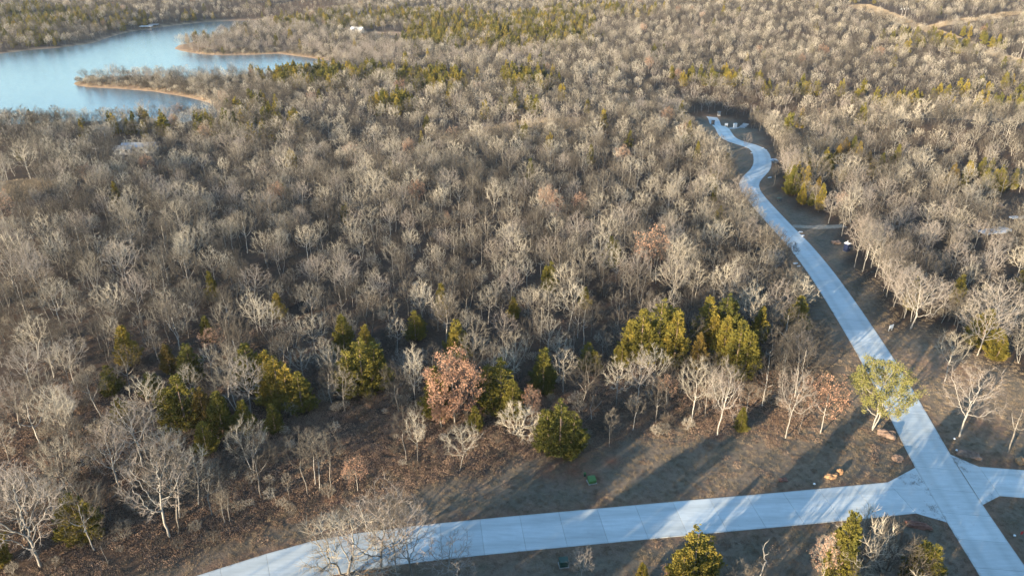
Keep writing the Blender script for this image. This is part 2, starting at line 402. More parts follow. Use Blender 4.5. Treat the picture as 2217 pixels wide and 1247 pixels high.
ROW = ats([(1838, 14), (1880, 12), (1960, 42), (2100, 92), (2217, 133), (2400, 190), (2400, 205), (2217, 147), (2110, 107), (2000, 68), (1900, 32)])
ROW2 = ats([(1985, 62), (2040, 50), (2120, 40), (2217, 26), (2217, 31), (2120, 45), (2040, 57), (2000, 66)])
LINE = ats([(930, 296), (1050, 280), (1140, 262), (1290, 258), (1300, 268), (1200, 283), (1080, 292), (950, 302)])
YARD = ats([(240, 330), (245, 313), (340, 308), (352, 328)])
DRIVE = ats([(790, 82), (800, 70), (868, 70), (872, 84)])
TRACK2 = ats([(20, 38), (140, 30), (140, 40), (20, 46)])

# ------------------------------------------------------------------ ground sheet
def build_ground():
    ang = np.radians(np.concatenate([np.arange(-46, 46.01, 0.34), np.arange(50, 311, 6)]))
    rad = np.concatenate([np.linspace(1.0, 48, 16), 52 * 1.0125 ** np.arange(0, 395)]); rad = rad[rad < 6500]
    A, Rr = np.meshgrid(ang, rad); X = (np.sin(A) * Rr).ravel(); Y = (np.cos(A) * Rr).ravel()
    ld_ = poly_dist(LAKE, X, Y); Z = terrain(X, Y, ld_)
    na, nr = len(ang), len(rad); i = np.arange(nr - 1)[:, None] * na; j = np.arange(na)[None, :]; j2 = (j + 1) % na
    quads = np.stack([(i + j), (i + j2), (i + na + j2), (i + na + j)], -1).reshape(-1, 4)[:, ::-1]
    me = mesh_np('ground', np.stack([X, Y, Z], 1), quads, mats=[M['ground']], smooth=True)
    near = Y < 420
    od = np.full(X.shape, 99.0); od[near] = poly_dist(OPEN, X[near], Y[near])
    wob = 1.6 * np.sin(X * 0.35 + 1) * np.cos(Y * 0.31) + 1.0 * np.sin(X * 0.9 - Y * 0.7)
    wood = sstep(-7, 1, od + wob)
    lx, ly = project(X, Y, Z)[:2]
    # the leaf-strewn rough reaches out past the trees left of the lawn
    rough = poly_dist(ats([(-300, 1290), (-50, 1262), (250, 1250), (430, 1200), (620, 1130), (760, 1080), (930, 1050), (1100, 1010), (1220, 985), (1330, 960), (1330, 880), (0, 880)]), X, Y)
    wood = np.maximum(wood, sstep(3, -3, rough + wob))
    red = np.zeros(X.shape)
    for px, py, r in [(1240, 1015, 3.2), (1275, 1035, 2.2), (1325, 1000, 1.6), (1190, 1022, 2), (1380, 925, 1.5), (720, 1080, 1.6), (1555, 942, 1.2), (2150, 1000, 3), (2060, 800, 5), (2000, 790, 4), (2130, 920, 4), (1930, 760, 3), (1300, 1080, 1.5), (1850, 1070, 2.5), (1720, 1075, 2)]:
        x, y = at(px, py); red = np.maximum(red, 0.85 * sstep(r * 1.5, 0, np.hypot(X - x, Y - y)))
    rd = np.full(X.shape, 99.0); rd[near] = road_dist(X[near], Y[near])
    red = np.maximum(red, 0.35 * sstep(2.2, 0.1, rd))
    sand = sstep(6.5, 1.5, ld_ + 0.8 * wob) * (ld_ < 9)
    sand = np.maximum(sand, 0.5 * sstep(40, 8, ld_ + 4 * wob) * (X > -330) * (Y > 390) * (Y < 760))
    for P, k in ((FIELD, 0.8), (ROW, 0.95), (ROW2, 0.9), (LINE, 0.6), (DRIVE, 1.0), (TRACK2, 0.9)):
        sand = np.maximum(sand, k * sstep(4, -4, poly_dist(P, X, Y) + wob))
    for px, py, r, k_ in [(2000, 790, 11, .5), (1945, 745, 9, .5), (2100, 860, 10, .4), (1870, 640, 5, .35), (1800, 560, 4, .3), (2030, 890, 7, .3), (1830, 860, 7, .35), (1780, 900, 6, .3), (1560, 1040, 6, .25), (1420, 1010, 5, .2), (1700, 1000, 6, .3), (1330, 1070, 5, .15), (2150, 960, 6, .3)]:
        x, y = at(px, py); sand = np.maximum(sand, k_ * sstep(r * 1.5, 0, np.hypot(X - x, Y - y) + 1.5 * wob))
    # mown but thin pale verge beside the far stretch of the road
    sand = np.maximum(sand, 0.22 * sstep(2.5, 0.6, rd) * sstep(85, 110, Y))
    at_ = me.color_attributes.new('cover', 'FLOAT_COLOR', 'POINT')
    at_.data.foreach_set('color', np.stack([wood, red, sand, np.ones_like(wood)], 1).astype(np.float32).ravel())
    return tag(link('ground', me), kind='structure')
build_ground()
xs = [p[0] for p in LAKE]; ys = [p[1] for p in LAKE]
g = 28; lx = np.linspace(min(xs) - 60, max(xs) + 40, g); ly = np.linspace(min(ys) - 20, max(ys) + 60, g)
GX, GY = np.meshgrid(lx, ly); ii = np.arange(g - 1)[:, None] * g + np.arange(g - 1)[None, :]
tag(link('lake_water', mesh_np('lake_water', np.stack([GX.ravel(), GY.ravel(), np.full(g * g, ZW)], 1), np.stack([ii, ii + 1, ii + g + 1, ii + g], -1).reshape(-1, 4), mats=[M['water']])), kind='structure')

# ------------------------------------------------------------------ plants: skeletons grown towards points in the crown
def grow(r, H, base, rx, rz, cz, natt=520, step=0.34, kill=0.55, infl=3.0, up=0.10, lean=0.0, trunks=1, jit=0.18, shell=0.5, flat=0.0):
    """space colonisation: returns node positions, parents, radii, child counts. Heights in metres."""
    A = r.normal(size=(natt * 3, 3)); A /= np.linalg.norm(A, axis=1)[:, None]
    A *= (r.random(len(A)) ** (1 / 3.0 * (1 - shell) + 0.12))[:, None]
    az = np.arctan2(A[:, 1], A[:, 0]); ph = r.random(4) * 6.28
    lump = 1 + 0.16 * np.sin(2 * az + ph[0]) + 0.12 * np.sin(3 * az + ph[1] + 3 * A[:, 2]) + 0.10 * np.sin(5 * az + ph[2] - 4 * A[:, 2])
    A = A * np.array([rx, rx, rz]) * lump[:, None] + np.array([lean * H * 0.35, 0, cz])
    keep = (A[:, 2] > base * 0.85) & (r.random(len(A)) > 0.35 * (A[:, 2] < cz - 0.3 * rz)); A = A[keep][:natt]
    N = []; par = []
    for k in range(trunks):
        a = r.random() * 6.28; off = 0.0 if trunks == 1 else 0.07
        p = np.array([off * math.cos(a), off * math.sin(a), -0.25]); dirv = np.array([lean + r.normal(0, 0.05) + (0.22 * math.cos(a) if trunks > 1 else 0), r.normal(0, 0.05) + (0.22 * math.sin(a) if trunks > 1 else 0), 1.0])
        N.append(p); par.append(-1); n = max(3, int((base + 0.25) / 0.45))
        for i in range(n):
            p = p + dirv / np.linalg.norm(dirv) * (base + 0.25) / n + np.array([r.normal(0, 0.035), r.normal(0, 0.035), 0]); par.append(len(N) - 1); N.append(p)
    pos = np.array(N); par = list(par); nn = np.zeros(len(A), int); nd = np.full(len(A), 1e9)
    def upd(new, ids):
        D = np.linalg.norm(A[:, None, :] - new[None], axis=2); k = D.argmin(1); dm = D[np.arange(len(A)), k]; m = dm < nd
        nd[m] = dm[m]; nn[m] = ids[k[m]]
    upd(pos, np.arange(len(pos)))
    for it in range(110):
        lim = infl if it > 14 else 99
        act = nd < lim
        if not act.any(): break
        v = A[act] - pos[nn[act]]; v /= np.linalg.norm(v, axis=1)[:, None] + 1e-9
        S = np.zeros_like(pos); np.add.at(S, nn[act], v); ids = np.unique(nn[act])
        dv = S[ids]; dv /= np.linalg.norm(dv, axis=1)[:, None] + 1e-6
        dv = dv + r.normal(0, jit, dv.shape); dv[:, 2] += up; dv /= np.linalg.norm(dv, axis=1)[:, None] + 1e-9
        new = pos[ids] + dv * step; nid = np.arange(len(pos), len(pos) + len(new))
        pos = np.concatenate([pos, new]); par += list(ids); upd(new, nid)
        k = nd > kill; A = A[k]; nd = nd[k]; nn = nn[k]
        if len(A) == 0 or len(pos) > 3200: break
    par = np.array(par); n = len(pos); rad = np.zeros(n); cc = np.zeros(n, int); ex = 2.5
    for i in range(n - 1, -1, -1):
        if rad[i] == 0: rad[i] = 0.016 ** ex
        if par[i] >= 0: rad[par[i]] += rad[i]; cc[par[i]] += 1
    return pos, par, rad ** (1 / ex), cc

def tubes(P0, P1, R0, R1, k):
    d = P1 - P0; d /= np.linalg.norm(d, axis=1)[:, None] + 1e-9
    ref = np.where(np.abs(d[:, 2:3]) > 0.9, np.array([[1.0, 0, 0]]), np.array([[0, 0, 1.0]])); a = np.cross(d, ref); a /= np.linalg.norm(a, axis=1)[:, None]; b = np.cross(d, a)
    th = np.arange(k) * 2 * math.pi / k; ring = a[:, None] * np.cos(th)[None, :, None] + b[:, None] * np.sin(th)[None, :, None]
    V = np.concatenate([P0[:, None] + ring * R0[:, None, None], P1[:, None] + ring * R1[:, None, None]], 1)
    m = len(P0); base = (np.arange(m) * 2 * k)[:, None]; i = np.arange(k)[None]; j = (np.arange(k) + 1)[None] % k
    return V.reshape(-1, 3), np.stack([base + i, base + j, base + k + j, base + k + i], -1).reshape(-1, 4)

def spikes(P, D, L, R):
    """thin three-sided twigs"""
    V, Q = tubes(P, P + D * L[:, None], R, R * 0.35, 3); return V, Q

def leaves(r, C, per, spread, size, up=0.3, asp=0.55):
    n = len(C) * per; c = np.repeat(C, per, 0) + r.normal(0, 1, (n, 3)) * spread
    d = r.normal(0, 1, (n, 3)); d[:, 2] += up; d /= np.linalg.norm(d, axis=1)[:, None]; e = np.cross(d, r.normal(0, 1, (n, 3))); e /= np.linalg.norm(e, axis=1)[:, None] + 1e-9
    s = size * r.uniform(0.6, 1.35, n)[:, None]; V = np.stack([c - d * s, c + e * s * asp, c + d * s, c - e * s * asp], 1).reshape(-1, 3)
    return V, np.arange(n * 4).reshape(n, 4)

def cat(parts):
    V = []; Q = []; o = 0
    for v, q in parts: V.append(v); Q.append(q + o); o += len(v)
    return np.concatenate(V), np.concatenate(Q)

KINDS = {}                                         # kind -> list of variants: dict(h, parts=[(name, V, Q, material, smooth)])
def bare(kind, seed, H, base, rx, rz, cz, twigs=3, tlen=0.7, trad=0.013, mats=('bark', 'twig'), leaf=None, fat=1.0, thick=0.045, kmax=5, **kw):
    r = np.random.default_rng(seed); pos, par, rad, cc = grow(r, H, base, rx, rz, cz, **kw); rad = rad * fat
    has = par >= 0; ch = np.nonzero(has)[0]; p = par[ch]
    R0 = np.minimum(rad[p], rad[ch] * 1.25 + 0.004); R1 = rad[ch]
    fl = pos[p][:, 2] < 0.35; R0[fl] *= 1.35
    big = R1 > thick
    tk = tubes(pos[p][big], pos[ch][big], R0[big], R1[big], kmax); sm = tubes(pos[p][~big], pos[ch][~big], R0[~big], R1[~big], 3)
    idx = ch[rad[ch] < 0.03 * fat]; idx = np.repeat(idx, twigs); tips = cc[idx] == 0; idx = np.concatenate([idx, idx[tips]])
    ctr = np.array([0, 0, base * 0.8 + 0.2 * cz]); o = pos[idx] - ctr; o /= np.linalg.norm(o, axis=1)[:, None]
    dr = pos[idx] - pos[par[idx]]; dr /= np.linalg.norm(dr, axis=1)[:, None]
    D = dr * 0.6 + o * 0.75 + r.normal(0, 0.55, o.shape); D[:, 2] += 0.22; D /= np.linalg.norm(D, axis=1)[:, None]
    L = tlen * r.uniform(0.45, 1.25, len(idx)); tw = spikes(pos[idx] - dr * 0.02, D, L, np.full(len(idx), trad) * r.uniform(0.7, 1.2, len(idx)))
    # each twig carries a side shoot
    q = r.random(len(idx)) < 0.75; P2 = (pos[idx] + D * L[:, None] * 0.5)[q]; D2 = D[q] + r.normal(0, 0.6, (q.sum(), 3)); D2 /= np.linalg.norm(D2, axis=1)[:, None]
    tw2 = spikes(P2, D2, L[q] * 0.6, np.full(q.sum(), trad * 0.75))
    V, Q = cat([sm, tw, tw2]); parts = [('trunk', tk[0], tk[1], mats[0], True), ('crown', V, Q, mats[1], True)]
    if leaf:
        m, per, spread, size, frac = leaf; C = (pos[idx] + D * L[:, None] * 0.6)
        g_ = 0.5 + 0.5 * np.sin(C[:, 0] * 0.9 + seed) * np.cos(C[:, 1] * 0.8 + C[:, 2] * 0.7); C = C[(r.random(len(C)) < frac * (0.4 + 1.1 * g_))]
        lv = leaves(r, C, per, spread, size); parts.append(('foliage', lv[0], lv[1], m, False))
    KINDS.setdefault(kind, []).append(dict(h=float(max(V[:, 2].max(), 1)), parts=parts))

for s in range(11):                                                     # oaks, from rounded to vase-shaped
    q = np.random.default_rng(100 + s); H = 11.0
    bare('oak', 200 + s, H, q.uniform(2.6, 4.6), q.uniform(2.5, 3.9), q.uniform(3.3, 4.1), q.uniform(6.7, 7.3), natt=int(q.uniform(300, 420)), step=0.38, kill=0.72, fat=1.25, up=q.uniform(0.12, 0.36), lean=q.normal(0, 0.07), trunks=2 if s % 5 == 4 else 1, twigs=3, tlen=0.8, trad=0.0115)
for s in range(3):
    bare('thin', 300 + s, 10, 4.6, 1.9, 3.0, 7.0, natt=230, up=0.25, lean=0.04 * (s - 1), twigs=3, tlen=0.6, trad=0.011, mats=('bark', 'twig'))
for s in range(4):
    bare('pale', 320 + s, 12, 3.6 + 0.4 * s, 3.9, 4.0, 7.9, natt=430, up=0.12, jit=0.24, lean=0.05 * (s - 1), twigs=2, tlen=0.75, trad=0.0135, mats=('pale_bark', 'pale_twig'), fat=1.15, thick=0.035)
for s in range(3):
    bare('bush', 340 + s, 4, 0.5, 2.0, 1.7, 2.1, natt=240, step=0.24, kill=0.36, up=0.1, trunks=3, twigs=3, tlen=0.55, trad=0.012)
for s in range(4):                                                      # coarser trees for the far woods
    q = np.random.default_rng(400 + s)
    bare('far_oak', 410 + s, 11, 3.4, q.uniform(2.7, 3.5), 3.6, 7.0, natt=190, step=0.5, kill=0.85, up=0.15, twigs=3, tlen=0.95, trad=0.024, kmax=3)
bare('far_pale', 430, 12, 3.6, 3.4, 4.2, 7.8, natt=190, step=0.5, kill=0.9, up=0.25, twigs=2, tlen=0.9, trad=0.026, mats=('pale_bark', 'pale_twig'), fat=1.5, kmax=3)
bare('far_pale', 431, 12, 3.0, 3.8, 4.2, 7.6, natt=190, step=0.5, kill=0.9, up=0.2, twigs=2, tlen=0.9, trad=0.026, mats=('pale_bark', 'pale_twig'), fat=1.5, kmax=3)
for s in range(2):
    bare('leafy', 500 + s, 11, 1.6, 3.9, 4.4, 6.2, natt=380, up=0.05, twigs=2, trad=0.014, mats=('bark', 'twig'), leaf=('dead_leaf', 10, 0.25, 0.125, 0.85))
    bare('half_leafy', 520 + s, 10, 3.4, 3.2, 3.2, 6.6, natt=360, up=0.1, twigs=3, mats=('pale_bark', 'twig'), leaf=('dead_leaf', 4, 0.22, 0.13, 0.35))
bare('juniper', 540, 12, 2.6, 4.3, 4.4, 7.4, natt=330, up=0.1, trunks=2, twigs=3, mats=('pale_bark', 'pale_twig'), fat=1.35, leaf=('juniper', 13, 0.22, 0.105, 1.0))
bare('snag', 560, 8, 4.5, 0.9, 2.2, 6.0, natt=40, step=0.4, kill=0.7, up=0.3, jit=0.3, twigs=0 or 1, tlen=0.3, mats=('pale_bark', 'pale_bark'), fat=2.0)

def cedar(kind, seed, H, R, mat='cedar', n=300, leaders=1, size=0.095, per=52):
    r = np.random.default_rng(seed); parts = []; F = []; TW = []; tk = MB()
    for l in range(leaders):
        a = r.random() * 6.28; ox, oy = (0, 0) if l == 0 else (R * 0.62 * math.cos(a), R * 0.62 * math.sin(a)); h = H * (1 if l == 0 else r.uniform(0.62, 0.88)); RR = R * (1 if l == 0 else 0.75)
        z = -0.2; P = [(ox * 0.35, oy * 0.35, -0.25), (ox * 0.8, oy * 0.8, h * 0.3), (ox, oy, h * 0.92)]
        tk.rod(P[0], P[1], 0.16 * H / 8, 0.11 * H / 8, 6); tk.rod(P[1], P[2], 0.11 * H / 8, 0.02, 6)
        t = 1 - r.random(n) ** 0.62 * 0.97; t = np.clip(t, 0.05, 0.99); az = r.random(n) * 6.283; ph = r.random(3) * 6.28
        env = RR * ((1 - t) ** 0.86) * (0.55 + 0.45 * sstep(0.0, 0.22, t)) * (1 + 0.27 * np.sin(3 * az + 9 * t + ph[0]) + 0.24 * np.sin(5 * az - 17 * t + ph[1])) + 0.08
        rr = env * r.uniform(0.35, 1.0, n) ** 0.5; C = np.stack([ox * np.minimum(1, 0.5 + t) + rr * np.cos(az), oy * np.minimum(1, 0.5 + t) + rr * np.sin(az), t * h + rr * 0.12], 1)
        out = np.stack([np.cos(az) * 0.75, np.sin(az) * 0.75, np.full(n, 0.75)], 1) * (0.35 + 0.25 * (1 - t))[:, None] * (H / 8)
        u = r.random((n, per)) ** 0.8; CC = C[:, None] + out[:, None] * (u[..., None] - 0.35) + r.normal(0, 1, (n, per, 3)) * (0.20 * (1.05 - u))[..., None]
        CC = CC.reshape(-1, 3); d = np.repeat(out, per, 0); d = d / np.linalg.norm(d, axis=1)[:, None] + r.normal(0, 0.45, CC.shape); d /= np.linalg.norm(d, axis=1)[:, None]
        e = np.cross(d, r.normal(0, 1, d.shape)); e /= np.linalg.norm(e, axis=1)[:, None] + 1e-9; s = size * r.uniform(0.6, 1.3, len(CC))[:, None]
        V = np.stack([CC - d * s, CC + e * s * 0.45, CC + d * s * 1.2, CC - e * s * 0.45], 1).reshape(-1, 3); F.append((V, np.arange(len(V)).reshape(-1, 4)))
    V, Q = cat(F); tv = np.array(tk.v); tq = np.array([f for f in tk.f if len(f) == 4])
    KINDS.setdefault(kind, []).append(dict(h=float(V[:, 2].max()), parts=[('trunk', tv, tq, 'cedar_bark', True), ('crown', V, Q, mat, False)]))
for s in range(5): cedar('cedar', 600 + s, 8.0, (1.75, 2.1, 1.5, 2.0, 2.3)[s], leaders=(1, 2, 1, 3, 2)[s], n=(330, 210, 330, 170, 220)[s])
for s in range(2): cedar('rust_cedar', 620 + s, 7.5, 1.6 + 0.3 * s, mat='rust_cedar', n=320, leaders=1 + s)
for s in range(3): cedar('far_cedar', 630 + s, 8.0, 2.1, n=120, per=9, size=0.32, leaders=1 + s % 2)

for k, lst in KINDS.items():
    for i, v in enumerate(lst):
        v['mesh'] = {}
        for nm, V, Q, mt, sm in v['parts']: v['mesh'][nm] = mesh_np(k + '_' + nm, V, Q, mats=[M[mt]], smooth=sm)

def plant(kind, x, y, h, var=None, rz=None, label=None, cat_='tree', group=None, wide=1.0, name=None, part_label=None):
    lst = KINDS[kind]; i = random.randrange(len(lst)) if var is None else var % len(lst); v = lst[i]; s = h / v['h']
    nm = name or {'oak': 'oak_tree', 'thin': 'young_tree', 'pale': 'pale_oak_tree', 'bush': 'bare_bush', 'leafy': 'leafy_oak_tree', 'half_leafy': 'leafy_oak_tree', 'juniper': 'juniper_tree', 'snag': 'dead_snag', 'cedar': 'cedar_tree', 'far_cedar': 'cedar_tree', 'rust_cedar': 'cedar_tree', 'far_oak': 'oak_tree', 'far_pale': 'pale_oak_tree'}[kind]
    o = empty(nm, (x, y, gz(x, y)), random.random() * 6.28 if rz is None else rz); o.scale = (s * wide, s * wide, s)
    tag(o, label, cat_, group)
    for pn, me in v['mesh'].items():
        link(pn, me, o)
    return o

# ------------------------------------------------------------------ single trees one can point to: foot pixel, pixel row of the top
def height_to(x, y, ytop):
    z = gz(x, y); lo, hi = 0.5, 40
    for _ in range(30):
        m = (lo + hi) / 2; py = float(project(x, np.float64(y), np.float64(z + m))[1])
        if py > ytop: lo = m
        else: hi = m
    return lo

PLACED = []                                                            # (x, y, clear radius)
LAND = []                                                              # trees with a label of their own
def put(px, py, top, kind, label, cat_='tree', group=None, wide=1.0, var=None, rz=None):
    x, y = at(px, py)
    if group is None and len(label.split()) <= 9: LAND.append((x, y, label))
    h = height_to(x, y, top); PLACED.append((x, y, 2.6))
    if 'cedar' in kind or kind == 'leafy':
        n_ = math.hypot(x, y); PLACED.append((x - x / n_ * 3.2, y - y / n_ * 3.2, 3.0)); PLACED.append((x - x / n_ * 6.0, y - y / n_ * 6.0, 2.4))
    return plant(kind, x, y, h, var, rz, label, cat_, group, wide)

G_EDGE = 'bare trees along the edge of the leaf-strewn wood'
G_THIN = 'slender pale trees standing together at the edge of the leaf-strewn rough'
for a in [
    (88, 1225, 1000, 'pale', 'tall oak with whitish limbs at the wood edge inside the road bend', 1.15, 0), (70, 1192, 1030, 'oak', 'bare oak close behind the whitish oak inside the road bend', 1.0, 2),
    (205, 1190, 1050, 'oak', 'bare oak with an olive cedar tangled in it, at the wood edge', 0.9, 5), (235, 1220, 1140, 'thin', 'small crooked sapling at the wood edge beside the oak tangled with cedar', 0.8, 0),
    (368, 1162, 950, 'pale', 'tall pale oak with a bare lower trunk, one of a close pair', 0.95, 1), (384, 1156, 945, 'thin', 'straight slim oak rising beside the tall pale oak', 1.3, 1),
    (430, 1092, 955, 'oak', 'spreading bare oak behind the tall pale pair at the wood edge', 1.0, 1), (487, 1132, 1050, 'oak', 'short twisted oak leaning at the wood edge above the road', 0.85, 7),
    (497, 1129, 1045, 'thin', 'thin short tree beside the twisted leaning oak', 1.3, 2), (565, 1078, 915, 'oak', 'dense twiggy grey oak in front of the big cedars', 0.95, 3),
    (598, 1088, 1025, 'thin', 'sapling with a bent stem between grey oak and slender pale trees', 0.8, 0), (628, 1085, 1015, 'thin', 'very thin sapling beside the slender pale trees', 0.7, 1),
    (995, 1018, 912, 'oak', 'small round-crowned tree alone in the leaf-strewn rough', 0.95, 8), (903, 1000, 885, 'thin', 'slender white-stemmed tree beside the small round-crowned tree', 0.9, 2),
    (880, 995, 880, 'thin', 'slender grey tree next to the white-stemmed one in the rough', 0.95, 0), (1125, 950, 870, 'bush', 'bare bushy tree between small cedar and wide cedar at the wood edge', 1.0, 0),
    (1320, 967, 880, 'thin', 'small bare tree standing out on the grass by the wide cedar', 1.0, 1), (1370, 932, 845, 'thin', 'thin bare tree behind the grass patch right of the wide cedar', 1.2, 2),
    (1420, 915, 812, 'oak', 'upright bare oak at the edge of the wood above the lawn', 0.75, 10), (1528, 902, 775, 'oak', 'bare oak behind the forked oak at the lawn edge', 0.85, 6),
    (1553, 942, 770, 'pale', 'forked pale oak with two straight stems at the lawn edge', 0.75, 2), (1497, 915, 765, 'oak', 'broad bare oak left of the forked oak at the lawn edge', 0.85, 0),
    (1700, 948, 790, 'pale', 'whitish twisting oak at the lawn edge between yellow cedar and leafy oak', 0.7, 3), (1728, 940, 825, 'thin', 'thin straight sapling beside the whitish twisting oak', 0.6, 0),
    (1650, 880, 765, 'oak', 'wide twiggy oak behind the yellow cedar at the lawn edge', 1.05, 1), (1720, 860, 720, 'oak', 'large round twiggy oak at the wood corner by the main road', 1.05, 9),
    (1970, 712, 578, 'pale', 'broad white-limbed oak behind the white sign by the main road', 1.25, 0), (2046, 826, 716, 'oak', 'round twiggy oak with red soil round its foot across the main road', 1.0, 3),
    (2077, 945, 785, 'pale', 'bare oak with fan-shaped crown behind the long boulder', 0.95, 1), (2181, 980, 815, 'oak', 'upright oak with twiggy tan crown beside the orange boulder', 0.95, 1),
    (2115, 770, 640, 'pale', 'gnarled pale oak standing among small cedars across the main road', 1.1, 2), (2150, 745, 600, 'pale', 'big wide-limbed pale oak above the cedars across the main road', 1.15, 3),
    (1850, 580, 455, 'pale', 'tall pale oak first in the row behind the portable toilet', 0.8, 1), (1866, 588, 470, 'thin', 'slim tall oak second in the row behind the portable toilet', 1.3, 1),
    (1886, 580, 470, 'pale', 'spreading pale oak in the row behind the portable toilet', 0.9, 2), (1918, 618, 505, 'oak', 'bare oak ending the row behind the portable toilet', 0.9, 4),
    (1793, 484, 410, 'pale', 'pale crooked oak beside the dirt track', 0.9, 3), (1822, 512, 430, 'oak', 'leaning oak where the dirt track meets the trees', 0.9, 7),
    (1615, 329, 285, 'pale', 'lone young tree on the verge inside the far road bend', 0.7, 1), (1675, 402, 352, 'thin', 'small lone tree on the verge outside the road bend', 1.2, 2),
    (832, 1256, 1060, 'pale', 'large vase-shaped pale oak on the near side of the cross road', 1.25, 1), (862, 1252, 1075, 'oak', 'twiggy grey oak between the two pale oaks near the cross road', 0.85, 3), (760, 1252, 1130, 'bush', 'bare bush left of the vase-shaped pale oak at the road', 1.4, 1), (890, 1256, 1085, 'pale', 'whitish oak beside the vase-shaped oak near the cross road', 1.0, 2),
    (975, 1268, 1178, 'pale', 'low gnarled oak with spreading limbs on the near side of the cross road', 1.7, 3), (1258, 1264, 1180, 'pale', 'small sparse tree near the dark green cabinet', 0.8, 3),
    (1850, 1256, 1110, 'bush', 'bushy bare tree below the cross road beside the tall leggy cedar', 0.8, 1), (1905, 1264, 1128, 'bush', 'bushy bare tree below the cross road beside the olive cedar', 0.85, 2),
    (1952, 1280, 1165, 'oak', 'low twiggy oak in front of the olive cedar below the cross road', 1.0, 9), (1600, 1285, 1215, 'bush', 'small bare bush beside the dead snag', 1.0, 1),
    (1716, 640, 592, 'thin', 'small bare tree on the road verge before the big wood', 1.3, 0), (1706, 560, 520, 'bush', 'bare bush leaning over the road edge at the wood side', 1.0, 2),
    (1690, 835, 715, 'oak', 'bare oak just behind the large round oak at the wood corner', 0.95, 2), (1745, 770, 690, 'bush', 'twiggy bare shrub filling the wood corner by the main road', 1.2, 2)]:
    put(*a[:4], a[4], 'tree', None, a[5], a[6])
for i, (px, py, tp) in enumerate([(667, 1070, 922), (692, 1060, 925), (683, 1050, 920), (717, 1055, 922)]):
    put(px, py, tp, 'thin', 'slender pale tree, one of four standing together before the cedars', 'tree', G_THIN, 1.05, i)
put(985, 915, 752, 'leafy', 'big oak covered in coppery dead leaves at the wood edge', 'oak', None, 0.88, 0)
put(955, 925, 868, 'leafy', 'low coppery-leaved oak in front of the big coppery oak', 'oak', None, 0.8, 1)
put(775, 1062, 985, 'half_leafy', 'tan-leaved scrub oak in the rough by the slender pale trees', 'oak', None, 1.0, 1)
put(1152, 912, 835, 'half_leafy', 'tan-leaved small oak behind the wide cedar', 'oak', None, 0.9, 0)
put(1776, 938, 805, 'half_leafy', 'oak still holding tan leaves at the lawn edge near the road', 'oak', None, 0.9, 1)
put(1778, 1268, 1150, 'half_leafy', 'small pinkish-leaved oak under the tall leggy cedar', 'oak', None, 0.7, 0)
put(1445, 1292, 1222, 'half_leafy', 'sparse tan oak beside the golden cedar near the cross road', 'oak', None, 0.6, 1)
put(968, 480, 455, 'leafy', 'small coppery oak deep among the grey trees of the wood', 'oak', None, 0.6, 1)
put(470, 770, 705, 'half_leafy', 'reddish scrub oak among grey trees behind the cedars', 'oak', None, 1.2, 1)
put(1888, 930, 770, 'juniper', 'large two-trunked juniper beside the main road, brown boulder at its foot', 'juniper', None, 0.92, 0, 0.3)
put(1637, 1282, 1168, 'snag', 'broken grey snag with stubby limbs below the cross road', 'snag', None, 1.2, 0)

